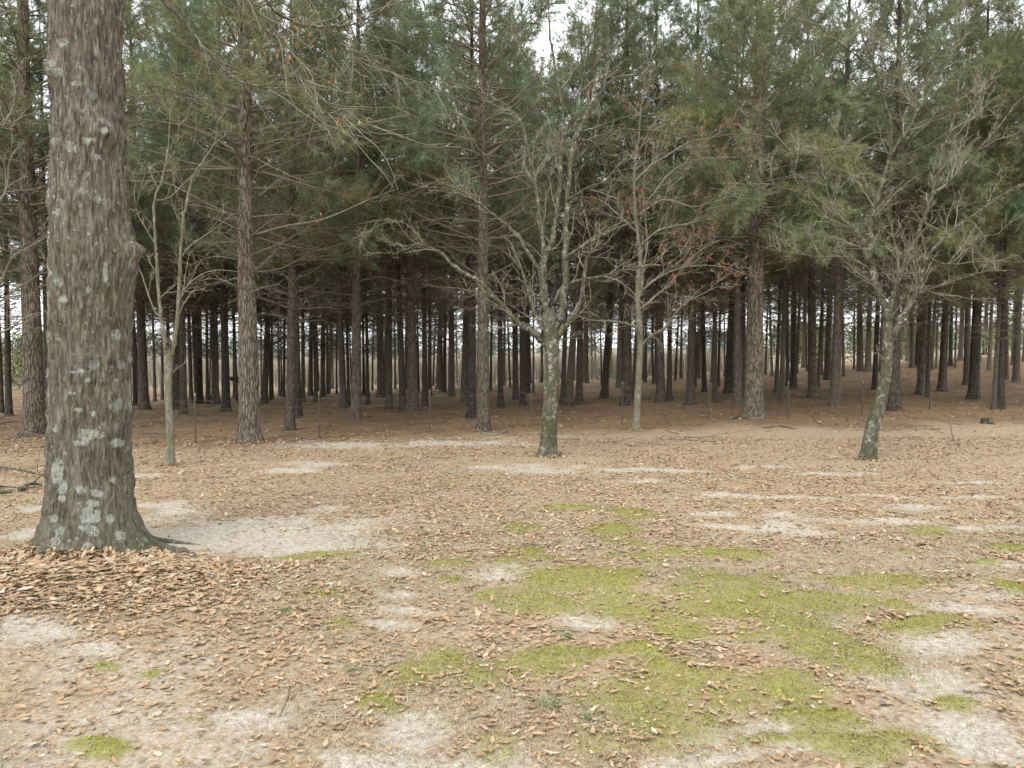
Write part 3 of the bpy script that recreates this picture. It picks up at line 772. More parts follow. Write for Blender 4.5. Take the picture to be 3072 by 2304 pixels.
# big bare lower limbs of the scaly front pine, traced one by one
def px_path(pts, Y0, dY, per=5):
    n = len(pts); return catmull([at(u, v, Y0 + dY * (i / (n - 1))) for i, (u, v) in enumerate(pts)], per)
def front_limbs(u0, specs, seed):
    rg = np.random.default_rng(seed)
    p, rad, t = PINE_POS[u0]
    bpy.context.view_layer.update()
    inv = np.array(t.matrix_world.inverted())
    for pts, dY, r0 in specs:
        path = px_path(pts, p[1], dY)
        path = (np.c_[path, np.ones(len(path))] @ inv.T)[:, :3]
        mb = MB(); n = len(path)
        mb.tube(path, np.linspace(r0, r0 * .25, n), 6, .5)
        for _ in range(10):
            m = int(rg.integers(n // 4, n - 1)); tt = nrm(path[m + 1] - path[m])
            dd = nrm(tt + .8 * nrm(np.cross(tt, rg.normal(0, 1, 3))))
            limb(mb, path[m], dd, rg.uniform(.4, 1.1), r0 * .35, rg, 3, False, 3)
        mb.build('limb', M_DEADBR, t, True)
front_limbs(748, [([(768,704),(850,680),(972,657),(1101,602),(1185,569)], -.6, .035), ([(773,463),(837,430),(953,394),(1100,370),(1231,343)], -.5, .035),
                  ([(773,509),(840,470),(907,426),(1000,417)], .5, .03), ([(722,662),(660,630),(593,597),(500,550),(384,542)], -.8, .035),
                  ([(722,463),(602,394),(486,366),(375,356)], -.5, .033), ([(722,324),(602,301),(463,287),(370,292)], .4, .03),
                  ([(775,590),(850,535),(950,520),(1040,480)], .9, .025), ([(720,780),(640,770),(560,800)], -.5, .018)], 5)
front_limbs(104, [([(100,600),(60,550),(0,520)], -.5, .03), ([(105,560),(140,510),(180,470)], -.3, .03), ([(100,720),(40,680),(-40,650)], -.4, .025), ([(110,640),(150,560),(200,540)], -.5, .025)], 6)
front_limbs(2261, [([(2255,760),(2180,720),(2080,740),(1980,720)], -.8, .03), ([(2275,720),(2350,660),(2450,640),(2540,600)], -.9, .03), ([(2250,640),(2160,590),(2060,560)], -1.2, .03)], 8)

def boughs(u0, specs, seed):
    rg = np.random.default_rng(seed)
    p, rad, t = PINE_POS[u0]
    bpy.context.view_layer.update()
    inv = np.array(t.matrix_world.inverted())
    for pts, dY in specs:
        path = px_path(pts, p[1], dY); path = (np.c_[path, np.ones(len(path))] @ inv.T)[:, :3]; n = len(path)
        mb = MB(); mb.tube(path, np.linspace(.026, .008, n), 5, .5)
        tips, dirs, old = [], [], []
        for _ in range(95):
            m = int(rg.integers(n // 3, n - 1)); tt = nrm(path[m + 1] - path[m])
            dd = nrm(tt * .7 + nrm(np.cross(tt, rg.normal(0, 1, 3))) * np.array([1, 1, .45])); l = rg.uniform(.15, .75)
            e = path[m] + dd * l
            mb.tube(np.array([path[m], (path[m] + e) / 2 + rg.normal(0, .02, 3), e]), [.007, .005, .004], 3, rg.uniform(), False)
            tn = rg.uniform(.5, 1)
            for kk in range(3 if l > .4 else 2): tips.append(e - dd * kk * .15); dirs.append(dd); old.append(tn)
        lb = mb.build('limb', M_DEADBR, t)
        V, rn = needle_tufts(tips, dirs, old, 16, rg)
        link('needles', raw_mesh('needles', V, [np.arange(len(V)).reshape(-1, 3)], False, {'rnd': rn}), M_NEEDLE, lb)
boughs(2261, [([(2265,640),(2330,640),(2420,660),(2520,690)], -1.6), ([(2262,600),(2340,560),(2430,600),(2500,650)], -2.2), ([(2258,560),(2200,520),(2120,500),(2040,520)], -1.5),
              ([(2265,500),(2340,450),(2450,440),(2560,470)], -2.0), ([(2260,430),(2180,370),(2090,350),(2010,370)], -1.8), ([(2262,690),(2300,690),(2360,700),(2420,720)], -2.6),
              ([(2265,360),(2350,310),(2450,290),(2540,330)], -1.8), ([(2262,560),(2250,560),(2230,590),(2210,620)], -3.0)], 41)
boughs(3002, [([(3000,700),(2950,670),(2890,690),(2830,720)], -1.6), ([(3002,640),(3050,610),(3100,640)], -1.5), ([(3000,560),(2940,500),(2860,490),(2790,520)], -1.6)], 42)

# small dark box on a slim trunk
p = PINE_POS[705][0]; c = at(703, 1140, p[1] - .22)
mb = MB(); W = 13 / FPX * p[1]; Hh = 8 / FPX * p[1]
mb.add([(c[0]-W,c[1]-.15,c[2]+Hh*.1),(c[0]+W,c[1]-.15,c[2]-Hh),(c[0]+W,c[1]+.12,c[2]-Hh),(c[0]-W,c[1]+.12,c[2]+Hh*.1),
        (c[0]-W,c[1]-.15,c[2]+Hh),(c[0]+W,c[1]-.15,c[2]+Hh),(c[0]+W,c[1]+.12,c[2]+Hh),(c[0]-W,c[1]+.12,c[2]+Hh)],
       [(0,3,2,1),(4,5,6,7),(0,1,5,4),(1,2,6,5),(2,3,7,6),(3,0,4,7)])
bx = empty('hanging_box', (c[0], c[1], c[2] - Hh), 'small dark wedge-shaped box fixed to a slim far pine', 'box')
def rebase(o, root):
    o.parent = root; o.location = tuple(-np.array(root.location)); return o
rebase(mb.build('box_body', M_DARKBOX), bx)
mb = MB(); mb.box((c[0]-W*1.06, c[1]-.17, c[2]+Hh+.002), (c[0]+W*1.06, c[1]+.13, c[2]+Hh+.03)); rebase(mb.build('lid', M_DARKBOX), bx)
mb = MB(); mb.tube([(c[0]+W*.2, c[1], c[2]-Hh*.7), (c[0]+W*.25, c[1]+.05, c[2]-Hh*1.8)], [.05, .035], 6); mb.tube([(c[0], c[1]+.1, c[2]), (c[0], p[1]+.02, c[2])], .03, 5); rebase(mb.build('bracket', M_DARKBOX), bx)

# ------------------------------------------------------------------ wire fence
f0 = ground_at(587, 1330)
fence = empty('wire_fence', f0, 'low wire fence on thin steel posts along the edge of the pines', 'fence')
tops = []
for q, (u, vb, vt) in enumerate(POSTS):
    b = ground_at(u, vb); t = at(u, vt, b[1]); h = t[2] - b[2]
    mb = MB(); w = .017
    ang = rng.uniform(-.3, .3); ca, sa = math.cos(ang), math.sin(ang)
    def L(x, y, z): return (b[0] - f0[0] + ca * x - sa * y, b[1] - f0[1] + sa * x + ca * y, b[2] - f0[2] + z)
    sec = [(-w,-.006),(w,-.006),(w,.004),(.005,.004),(.005,.03),(-.005,.03),(-.005,.004),(-w,.004)]   # T section
    V = [L(x, y, -.15) for x, y in sec] + [L(x, y, h) for x, y in sec]; n = len(sec)
    mb.add(V, [(a, (a + 1) % n, n + (a + 1) % n, n + a) for a in range(n)], None)
    mb.add([L(-w,-.006,h),L(w,-.006,h),L(w,.004,h),L(-w,.004,h)], [(0,1,2,3)])
    for zz_ in np.arange(.15, h - .05, .1):
        mb.box(L(-.006, -.016, zz_), L(.006, -.0065, zz_ + .02))
    po = mb.build('post', M_POST, fence)
    mb = MB(); mb.box(L(-w*1.08,-.009,h-.12), L(w*1.08,.032,h+.006)); mb.build('post_tip', M_CAP, po)
    tops.append((b, h))
ex0 = (ground_at(190, 1345), tops[0][1]); ex1 = (ground_at(2975, 1222), tops[-1][1]); exL = (ground_at(-200, 1362), tops[0][1])
line = [exL, ex0] + tops + [ex1, (ground_at(3300, 1212), tops[-1][1])]
for fr in (.30, .50, .70, .86):
    pts = []
    for (a, ha), (b, hb) in zip(line[:-1], line[1:]):
        for t in np.linspace(0, 1, 8, endpoint=False):
            q = a * (1 - t) + b * t; q = q + np.array([0, -.02, (ha * (1 - t) + hb * t) * fr - .035 * 4 * t * (1 - t)]); pts.append(q - f0)
    mb = MB(); mb.tube(pts, .002, 4)
    mb.build('wire', M_WIRE, fence)

# ------------------------------------------------------------------ the oak in front
def build_oak():
    rows = [(-900,180,345),(-650,172,352),(-420,160,362),(-200,150,372),(0,150,366),(100,154,362),(185,157,363),(300,160,366),(370,162,371),(410,161,378),(450,161,376),(556,160,380),(640,160,385),(700,160,394),(757,160,404),(820,157,399),(880,155,393),
            (1000,157,389),(1200,155,386),(1300,152,387),(1400,151,390),(1500,146,396),(1560,136,406),(1600,120,424),(1640,100,446),(1665,84,462),(1700,70,476)]
    Y = OAK[1]
    vs = np.array([r[0] for r in rows], float); lo = np.array([r[1] for r in rows], float); hi = np.array([r[2] for r in rows], float)
    zr = np.array([at(268, v, Y)[2] for v in vs]); xl = np.array([at(l, v, Y)[0] for l, v in zip(lo, vs)]); xr = np.array([at(h_, v, Y)[0] for h_, v in zip(hi, vs)])
    o_ = np.argsort(zr); zr, xl, xr = zr[o_], xl[o_], xr[o_]
    zb = OAK[2]
    Z = np.concatenate([np.arange(zb - .25, zb + 6.0, .028), np.arange(zb + 6.0, zr[-1], .15)])
    # smooth the traced outline
    L_, R_ = np.interp(Z, zr, xl), np.interp(Z, zr, xr)
    ker = np.hanning(9); ker /= ker.sum()
    L_ = np.convolve(np.pad(L_, 4, 'edge'), ker, 'valid'); R_ = np.convolve(np.pad(R_, 4, 'edge'), ker, 'valid')
    cx = (L_ + R_) / 2 - OAK[0]; rad = (R_ - L_) / 2
    S = 220
    th = np.arange(S) * 2 * math.pi / S
    TH, ZZ = np.meshgrid(th, Z)
    r = np.repeat(rad[:, None], S, 1)
    h = ZZ - zb
    # root flare: buttresses
    for a, k_, w_ in [(-.35, .34, .30), (-1.3, .10, .35), (-2.1, .20, .4), (-2.8, .16, .35), (1.0, .3, .4), (2.3, .3, .4)]:
        d = np.angle(np.exp(1j * (TH - a)))
        r += k_ * np.exp(-(d / w_) ** 2) * np.exp(-np.clip(h, -.1, 9) / .12) * .34
    # knots and branch scars: (photo column, row, size, height)
    for (ku, kv, ks, kh) in [(345, 405, .10, .10), (205, 235, .08, .085), (300, 600, .06, .03), (180, 620, .06, .05), (290, 270, .05, .03)]:
        kp = at(ku, kv, Y); xx = np.clip((kp[0] - OAK[0] - np.interp(kp[2], Z, cx)) / np.interp(kp[2], Z, rad), -.95, .95)
        ka = -math.acos(xx); d = np.angle(np.exp(1j * (TH - ka))) * r; q = np.sqrt(d ** 2 + ((ZZ - kp[2]) * .9) ** 2) / ks
        r += kh * (np.exp(-q ** 2) - .55 * np.exp(-(q / .35) ** 2) * (kh > .04)) + .012 * np.exp(-((q - 1.6) / .35) ** 2)
    # the stub that juts out at the right
    kp = at(425, 752, Y); d = np.angle(np.exp(1j * (TH + .12)))
    up = ZZ - kp[2]
    r += .15 * np.exp(-(d / .30) ** 2) * np.where(up > 0, np.exp(-(up / .07) ** 2) * .7 + .3 * np.exp(-(up / .28) ** 1.2), np.exp(-(np.abs(up) / .22) ** 1.1))
    # ridged bark
    arc = TH * .36
    wob = .05 * (fbm(np.cos(TH) * 2 + 5, ZZ * 1.5, 1, 131, 2) - .5)
    ridge = fbm((arc + wob) * 46, ZZ * 5.5 + 40, 1.0, 141, 3)
    rg_ = np.abs(ridge - .5) * 2
    r += .05 * (rg_ - rg_.mean()) - .02 + .012 * (fbm(arc * 9, ZZ * 2.5, 1, 151, 3) - .5)
    X = cx[:, None] + r * np.cos(TH); Yv = r * np.sin(TH)
    V = np.stack([X, Yv, ZZ - zb], -1).reshape(-1, 3)
    n = len(Z); i = np.arange(n - 1)[:, None] * S; j = np.arange(S)[None]; k = (j + 1) % S
    F = np.stack([i + j, i + k, i + S + k, i + S + j], -1).reshape(-1, 4)
    low = np.clip(np.exp(-np.clip(h, 0, 9) / 1.0) + .25 * np.exp(-((h - 3.0) / .5) ** 2), 0, 1).ravel()
    XW = X + OAK[0]; YW = Yv + OAK[1]
    PU = 1536 + FPX * XW / YW; PV = HOR - FPX * (ZZ - EYE) / YW
    lich = np.zeros_like(r)
    for (lu, lv_, a_, b_) in [(265,1305,45,20),(240,1330,30,10),(347,1330,22,15),(165,1415,22,45),(178,1460,15,30),(235,1470,20,18),(285,1483,24,13),(225,1515,17,9),(268,1515,22,13),
                             (258,1552,37,27),(245,1588,24,12),(320,1560,16,16),(150,1560,15,14),(215,145,25,15),(195,230,24,16),(300,300,14,11),(285,430,22,14),(308,478,14,11),(300,603,16,11),
                             (180,640,13,16),(270,870,11,11),(195,900,17,12),(240,1115,32,9),(262,1140,12,9),(322,820,10,34),(230,1230,14,9),(275,1240,10,10),(160,1290,9,13),(175,1500,12,14),
                             (330,400,14,12),(250,265,18,10),(215,1180,12,8),(190,1360,10,8),(330,1440,12,10)]:
        lich = np.maximum(lich, np.clip(1.3 - .75 * np.sqrt(((PU - lu) / a_) ** 2 + ((PV - lv_) / b_) ** 2), 0, 1) * (np.sin(TH) < .1))
    lich = smooth(.2, .9, lich)
    root = empty('oak_tree', OAK, 'big lichen-spotted oak with flared foot in a heap of brown leaves', 'oak tree')
    link('trunk', raw_mesh('trunk', V, [F], True, {'rnd': low, 'lichen': lich.ravel()}), M_OAK, root)
    # roots running out over the sand at the right
    rg = np.random.default_rng(3)
    for pts, r0 in [([(430,1640),(490,1652),(560,1668),(640,1692),(760,1720)], .075), ([(440,1622),(520,1628),(600,1632)], .04)]:
        path = []
        for i_, (u, v) in enumerate(pts):
            g = ground_at(u, v); path.append(g - OAK + np.array([0, 0, r0 * (.5 - .9 * i_ / (len(pts) - 1))]))
        path = catmull(path, 5); mb = MB(); mb.tube(path, np.linspace(r0, r0 * .3, len(path)) * (1 + .12 * rg.normal(size=len(path))), 10, .9)
        mb.build('root', M_OAK, root, True)
    # limbs above the picture whose tips hang into it
    lv = MB(); tw = MB()
    specs = [([(300,-420),(400,-260),(470,-90),(491,0),(537,46),(593,116),(648,185),(713,241),(768,257),(861,287),(953,333),(1027,347),(1092,384),(1134,375)], .6, .05),
             ([(330,-480),(520,-330),(690,-160),(800,0),(828,37),(907,74),(990,79),(1055,74),(1157,28),(1215,0)], 1.2, .055),
             ([(320,-450),(480,-300),(650,-110),(768,32),(861,134),(888,208),(953,282),(1023,343)], .2, .045),
             ([(340,-500),(600,-360),(820,-150),(925,0),(1000,106),(1092,204),(1111,245)], 1.8, .04),
             ([(345,-520),(700,-380),(960,-120),(1027,0),(1080,140),(1180,210),(1300,260),(1390,330)], 2.2, .04),
             ([(200,-300),(100,-180),(-40,-60),(-150,60)], -.4, .06), ([(260,-700),(420,-800),(700,-900),(1000,-850)], -2.0, .09), ([(240,-700),(100,-850),(-200,-900)], 1.5, .09)]
    for pts, dY, r0 in specs:
        path = px_path(pts, Y, dY, 5) - OAK; n = len(path)
        mb = MB(); mb.tube(path, np.interp(np.linspace(0, 1, n), [0, .35, 1], [r0, r0 * .28, r0 * .1]), 7, .3); mb.build('limb', M_GREYBARK, root, True)
        for _ in range(16):
            m = int(rg.integers(int(n * .3), n - 1)); tt = nrm(path[m + 1] - path[m])
            dd = nrm(tt + .7 * nrm(np.cross(tt, rg.normal(0, 1, 3))) + np.array([0, 0, -.15]))
            pp = wander(path[m], dd, rg.uniform(.35, 1.1), 6, rg, .16, -.02); tw.tube(pp, np.linspace(.006, .0022, 7), 3, rg.uniform(), False)
            for __ in range(3):
                a = int(rg.integers(1, 6)); p2 = wander(pp[a], dd + rg.normal(0, .6, 3), rg.uniform(.12, .4), 3, rg, .2); tw.tube(p2, np.linspace(.0035, .0016, 4), 3, rg.uniform(), False)
    tw.build('crown', M_TWIG, root)
    # withered leaves still hanging
    for (u, v, s, cnt_) in [(908,50,18,7),(880,150,30,9),(940,165,45,14),(985,250,25,8),(800,195,18,5),(1010,360,25,5),(930,345,15,4),(1100,395,20,4),(780,120,20,4),(870,105,20,5),(955,640,12,4),(690,90,25,4)]:
        for _ in range(cnt_):
            q = at(u + rg.normal(0, s), v + rg.normal(0, s), Y + rg.uniform(.3, 1.4)) - OAK
            l = rg.uniform(.05, .09); d = nrm(np.array([rg.normal(0, .45), rg.normal(0, .45), -1])); s_ = nrm(np.cross(d, rg.normal(0, 1, 3)))
            nn = np.cross(d, s_)
            lv.add([q, q + d * l * .45 + s_ * l * .2 + nn * .01, q + d * l, q + d * l * .45 - s_ * l * .2 + nn * .012, q + d * l * .5], None, [(0, 1, 4), (1, 2, 4), (2, 3, 4), (3, 0, 4)], rg.uniform())
    lv.build('hanging_leaves', M_DRYLEAF, root)['kind'] = 'stuff'
    return root
build_oak()

# ------------------------------------------------------------------ bare trees
def bare_tree(name, label, foot, trunk, limbs, bark, seed, twig_len, n_tw, red=None, depth_spread=1.3, sub=(5, 3), up=.04, cat='bare tree'):
    rg = np.random.default_rng(seed)
    base = ground_at(*foot); Y0 = base[1]
    root = empty(name, base, label, cat)
    sc = Y0 / FPX
    world = []                      # (px path, 3d path, radius)
    def place(pts, ws, parent):
        n = len(pts)
        if parent is None:
            Ys = np.full(n, Y0)
        else:
            pp, p3, _ = world[parent]; j = int(np.argmin(np.sum((pp - np.array(pts[0])) ** 2, 1)))
            ys = p3[j][1]; dY = rg.uniform(-1, 1) * depth_spread
            Ys = ys + dY * np.linspace(0, 1, n) ** 1.2
        P3 = catmull([at(u, v, y_) for (u, v), y_ in zip(pts, Ys)], 6)
        PX = catmull([(u, v, 0) for u, v in pts], 6)[:, :2]
        r = np.interp(np.linspace(0, 1, len(P3)), np.linspace(0, 1, len(ws)), ws) * sc / 2 * (.9 if parent is None else .92)
        world.append((PX, P3, r)); return P3, r
    P3, r = place([p[:2] for p in trunk], [p[2] for p in trunk], None)
    P3 = P3.copy()
    # trunk as a fine, slightly uneven tube with a flared, sunken foot
    foot_dir = nrm(P3[0] - P3[1])
    path = np.vstack([P3[0] + foot_dir * .12, P3]); rr = np.concatenate([[r[0] * 1.12], r])
    fine = catmull(path, 4); rf = np.interp(np.linspace(0, 1, len(fine)), np.linspace(0, 1, len(rr)), rr)
    S = 20; t = nrm(np.gradient(fine, axis=0)); A = nrm(np.cross(t, [0, 1, 0])); B = np.cross(t, A)
    th = np.arange(S) * 2 * math.pi / S
    lum = 1 + .10 * (fbm(np.cos(th)[None] * 1.2 + 3 + np.zeros((len(fine), 1)), np.sin(th)[None] * 1.2 + np.arange(len(fine))[:, None] * .12, 1.6, seed, 3) - .5) * 2
    h = np.clip(fine[:, 2] - base[2], 0, 9)
    lum = lum + (.22 * np.exp(-h / .10))[:, None] * (1 + .5 * np.cos(5 * th + 1))[None]
    V = fine[:, None, :] + (rf[:, None] * lum)[..., None] * (A[:, None] * np.cos(th)[None, :, None] + B[:, None] * np.sin(th)[None, :, None])
    n = len(fine); i = np.arange(n - 1)[:, None] * S; j = np.arange(S)[None]; k = (j + 1) % S
    F = np.stack([i + j, i + k, i + S + k, i + S + j], -1).reshape(-1, 4)
    link('trunk', raw_mesh('trunk', V.reshape(-1, 3) - base, [F], True), bark, root)
    tw = MB(); rd = MB()
    def twigs(path, r, start, count, length):
        n = len(path)
        for _ in range(count):
            f = rg.uniform(start, 1); q = f * (n - 1); m = int(min(q, n - 2)); p = path[m] + (path[m + 1] - path[m]) * (q - m)
            tt = nrm(path[m + 1] - path[m])
            dd = nrm(tt + rg.uniform(.5, 1.3) * nrm(np.cross(tt, rg.normal(0, 1, 3))) + np.array([0, 0, up * 3]))
            l = length * rg.uniform(.45, 1.1) * (1.1 - .45 * f)
            r1 = min(max(float(r[m]) * .5, .0055), .012)
            p1 = wander(p, dd, l, 7, rg, .15, up)
            tw.tube(p1, np.linspace(r1, .0034, 8), 3, rg.uniform(), False)
            for __ in range(sub[0]):
                a = int(rg.integers(1, 7)); t2 = nrm(p1[a + 1] - p1[a]); d2 = nrm(t2 + .8 * nrm(np.cross(t2, rg.normal(0, 1, 3))) + np.array([0, 0, up * 3]))
                l2 = l * rg.uniform(.25, .5); p2 = wander(p1[a], d2, l2, 4, rg, .18, up); tw.tube(p2, np.linspace(.0045, .0026, 5), 3, rg.uniform(), False)
                for ___ in range(sub[1]):
                    b = int(rg.integers(1, 4)); p4 = wander(p2[b], d2 + rg.normal(0, .6, 3), l2 * rg.uniform(.3, .6), 2, rg, .2, up); tw.tube(p4, np.linspace(.0033, .002, 3), 3, rg.uniform(), False)
                    if red is not None:
                        ends.append(p4[-1])
                if red is not None: ends.append(p2[-1])
    ends = []
    for pts, ws, parent in limbs:
        P3, r = place(pts, ws, parent)
        r = r * np.linspace(1.04, .74, len(r))
        wig = rg.normal(0, 1, P3.shape) * (r * .22)[:, None]; wig[0] = 0
        mb = MB(); mb.tube(P3 - base + wig, r * (1 + .09 * rg.normal(size=len(r))), 10, .5); mb.build('limb', bark, root, True)
        twigs(P3, r, .15, max(3, int(n_tw * min(1.6, np.linalg.norm(np.diff(P3, axis=0), axis=1).sum() / 2.5))), twig_len)
    if n_tw > 6: twigs(world[0][1], world[0][2], .55, 4, twig_len * .8)
    tw.V = [v - base for v in tw.V]
    tw.build('crown', M_TWIG, root)
    if red is not None:
        for e in ends:
            uu = 1536 + FPX * e[0] / e[1]; vv = HOR - FPX * (e[2] - EYE) / e[1]
            for (cu, cv, su, sv, pr) in red:
                if ((uu - cu) / su) ** 2 + ((vv - cv) / sv) ** 2 < 1 and rg.uniform() < pr:
                    for _ in range(2):
                        q = e - base + rg.normal(0, .02, 3); l = rg.uniform(.025, .052); d = nrm(rg.normal(0, 1, 3)); s_ = nrm(np.cross(d, rg.normal(0, 1, 3)))
                        rd.add([q, q + d * l * .5 + s_ * l * .35, q + d * l, q + d * l * .5 - s_ * l * .35], None, [(0, 1, 2), (0, 2, 3)], rg.uniform())
                    break
        if rd.n: rd.build('buds', M_RED, root)['kind'] = 'stuff'
    return root

bare_tree('bare_tree', 'mossy multi-stemmed bare tree in the middle of the yard', (1646, 1368),
    [(1644,1366,62),(1647,1300,54),(1652,1200,50),(1657,1100,48),(1655,1040,50),(1652,990,50),(1654,955,38),(1656,925,16)],
    [([(1650,1000),(1636,930),(1631,885),(1629,793),(1647,746),(1656,715),(1670,648),(1680,555),(1684,463),(1691,370),(1680,278),(1666,208),(1650,100),(1645,0),(1640,-120)], [30,26,22,18,15,12,8,4], 0),
     ([(1662,990),(1680,950),(1693,885),(1696,770),(1697,717),(1705,579),(1717,440),(1735,398),(1758,343),(1795,287),(1851,231),(1930,222),(1948,185)], [30,26,21,17,14,9,4], 0),
     ([(1743,415),(1758,420),(1814,403),(1869,389),(1980,396),(2045,407),(2110,430)], [9,8,6,3], 2),
     ([(1735,398),(1780,385),(1832,366),(1916,347),(1999,366),(2092,384)], [9,7,5,3], 2),
     ([(1629,793),(1629,741),(1615,625),(1605,532),(1587,463),(1564,370),(1532,330),(1490,300),(1435,275),(1324,240)], [17,14,12,10,7,3], 1),
     ([(1640,1035),(1624,1020),(1590,990),(1559,973),(1532,945),(1490,899),(1435,844),(1370,806),(1324,760),(1277,738),(1259,713),(1208,667),(1138,662),(1060,675)], [24,20,17,14,10,5,3], 0),
     ([(1632,850),(1610,797),(1545,700),(1500,660),(1462,630),(1416,588),(1365,569),(1300,560)], [15,13,10,7,3], 1),
     ([(1645,1010),(1606,945),(1592,899),(1564,806),(1537,737),(1500,700)], [13,11,8,4], 0),
     ([(1670,1020),(1693,982),(1740,904),(1754,816),(1767,765),(1800,746),(1830,720)], [20,16,13,10,5], 0),
     ([(1660,910),(1689,862),(1744,839),(1814,827),(1869,811),(1953,795),(1999,793),(2070,746)], [11,10,9,7,3], 0),
     ([(1700,610),(1712,593),(1781,556),(1851,542),(1920,548)], [8,7,5,3], 2),
     ([(1696,780),(1716,759),(1795,713),(1860,680),(1916,667),(2000,640)], [9,8,6,3], 2),
     ([(1691,420),(1720,330),(1760,200),(1770,120),(1800,40)], [9,7,5,3], 1),
     ([(1680,300),(1620,240),(1570,150),(1536,100)], [8,6,3], 1),
     ([(1277,738),(1231,735),(1170,770)], [6,4,2], 6)],
    M_GREYBARK, 21, 1.15, 7, red=[(1960,330,260,110,.35),(1600,60,120,90,.25)], depth_spread=1.2)

bare_tree('bare_tree', 'slender grey sapling with reddish buds right of the mossy tree', (1908, 1289),
    [(1907,1288,34),(1910,1250,24),(1915,1150,22),(1920,1045,21),(1916,960,19),(1913,880,17),(1916,800,14)],
    [([(1916,810),(1920,759),(1906,639),(1902,555),(1906,486),(1916,417),(1922,330),(1935,230)], [13,11,9,6,3], 0),
     ([(1916,890),(1925,860),(1930,802),(1943,723),(1930,616),(1934,486),(1940,410)], [10,9,7,5,3], 0),
     ([(1924,1035),(1960,1005),(1999,978),(2045,918),(2092,890),(2150,860)], [11,9,7,3], 0),
     ([(1917,985),(1897,978),(1851,964),(1767,959),(1700,930)], [8,7,5,3], 0),
     ([(1904,545),(1950,500),(1999,468),(2068,426),(2115,417),(2200,400)], [7,6,4,3], 1),
     ([(1908,650),(1990,600),(2080,620),(2160,600)], [7,5,3], 1),
     ([(1916,740),(1980,690),(2070,670),(2170,650),(2240,640)], [7,6,4,3], 1),
     ([(1915,880),(1980,830),(2060,800),(2160,800),(2260,830)], [8,6,4,3], 0),
     ([(1914,700),(1850,640),(1800,600),(1740,590)], [6,5,3], 1),
     ([(1918,930),(2000,860),(2090,760),(2160,720)], [8,6,4,3], 0),
     ([(1930,620),(2010,520),(2090,480),(2190,470)], [6,5,3], 2)],
    M_SLIMBARK, 22, 1.3, 9, red=[(2050,370,260,120,1),(1960,660,260,100,.9),(2140,800,150,150,.9),(2120,480,180,100,.9)], depth_spread=1.8, up=.02)

bare_tree('bare_tree', 'leaning forked bare tree with pale lichen bark at right', (2606, 1378),
    [(2604,1377,54),(2609,1330,47),(2620,1274,44),(2640,1209,40),(2650,1160,38),(2658,1117,36),(2663,1033,33),(2664,978,33),(2664,950,22)],
    [([(2664,960),(2660,922),(2637,881),(2623,830),(2605,769),(2592,735),(2582,713),(2554,681),(2503,648),(2461,606),(2415,579),(2383,532),(2364,449),(2304,389),(2240,350)], [28,25,21,17,12,8,6,3], 0),
     ([(2606,775),(2610,741),(2612,671),(2623,625),(2647,546),(2670,463),(2672,370),(2656,315),(2637,250),(2628,213),(2600,139),(2582,88),(2560,-20)], [17,15,13,11,9,6,3], 1),
     ([(2668,470),(2702,417),(2730,380),(2753,333),(2804,250),(2860,148),(2892,60),(2910,-40)], [10,9,7,5,3], 2),
     ([(2750,338),(2748,320),(2739,287),(2711,241),(2688,208),(2670,150)], [8,7,5,3], 3),
     ([(2630,220),(2582,176),(2526,134),(2457,83),(2400,50)], [6,5,3,2], 2),
     ([(2664,950),(2674,904),(2688,867),(2697,834),(2735,750),(2767,671),(2790,602),(2809,546),(2836,440),(2864,347),(2873,278),(2880,180)], [20,18,15,13,11,8,4], 0),
     ([(2800,585),(2830,555),(2860,532),(2906,481),(2989,389),(3045,315),(3100,260)], [11,10,8,6,3], 6),
     ([(2664,1020),(2679,1005),(2711,941),(2748,881),(2767,816),(2785,765),(2836,709),(2850,694),(2943,630),(3026,574),(3090,540)], [20,20,17,14,10,7,4], 0),
     ([(2602,800),(2535,772),(2443,769),(2350,755),(2280,740)], [7,6,4,3], 1),
     ([(2750,880),(2767,876),(2860,843),(2952,816),(3045,811)], [8,7,5,3], 8),
     ([(2503,648),(2480,560),(2470,480),(2420,420)], [7,5,3], 1),
     ([(2630,600),(2580,520),(2530,460),(2460,440)], [7,5,3], 2),
     ([(2672,400),(2620,400),(2560,430),(2480,430)], [6,5,3], 2),
     ([(2840,440),(2900,370),(2940,330),(2960,220)], [7,5,3], 6),
     ([(2780,770),(2850,790),(2930,720),(3000,700)], [7,5,3], 8),
     ([(2415,579),(2340,560),(2280,520)], [5,4,2], 1)],
    M_GREYBARK, 23, 1.1, 10, depth_spread=1.3, sub=(6, 3), up=.05)

bare_tree('bare_tree', 'thin forked sapling standing just right of the big oak', (510, 1396),
    [(509,1395,36),(511,1370,28),(511,1320,25),(506,1200,22),(506,1130,21),(508,1075,24),(510,1050,22)],
    [([(508,1070),(500,1055),(491,1001),(477,885),(470,769),(468,741),(463,602),(486,542),(505,440),(509,370),(520,280)], [14,13,11,9,6,3], 0),
     ([(510,1070),(518,1052),(532,959),(539,839),(542,750),(556,625),(579,532),(611,481),(648,417),(650,360)], [14,13,11,9,6,3], 0),
     ([(540,890),(546,876),(593,830),(648,811),(720,815)], [7,6,4,2], 2),
     ([(482,950),(463,931),(435,853),(419,806),(390,760)], [6,5,3], 1),
     ([(464,602),(509,593),(546,556),(583,519)], [6,5,3], 1),
     ([(541,770),(580,730),(640,690),(700,640)], [6,4,2], 2),
     ([(468,700),(430,640),(400,600)], [5,4,2], 1)],
    M_SLIMBARK, 24, .9, 7, depth_spread=.8, sub=(4, 2))

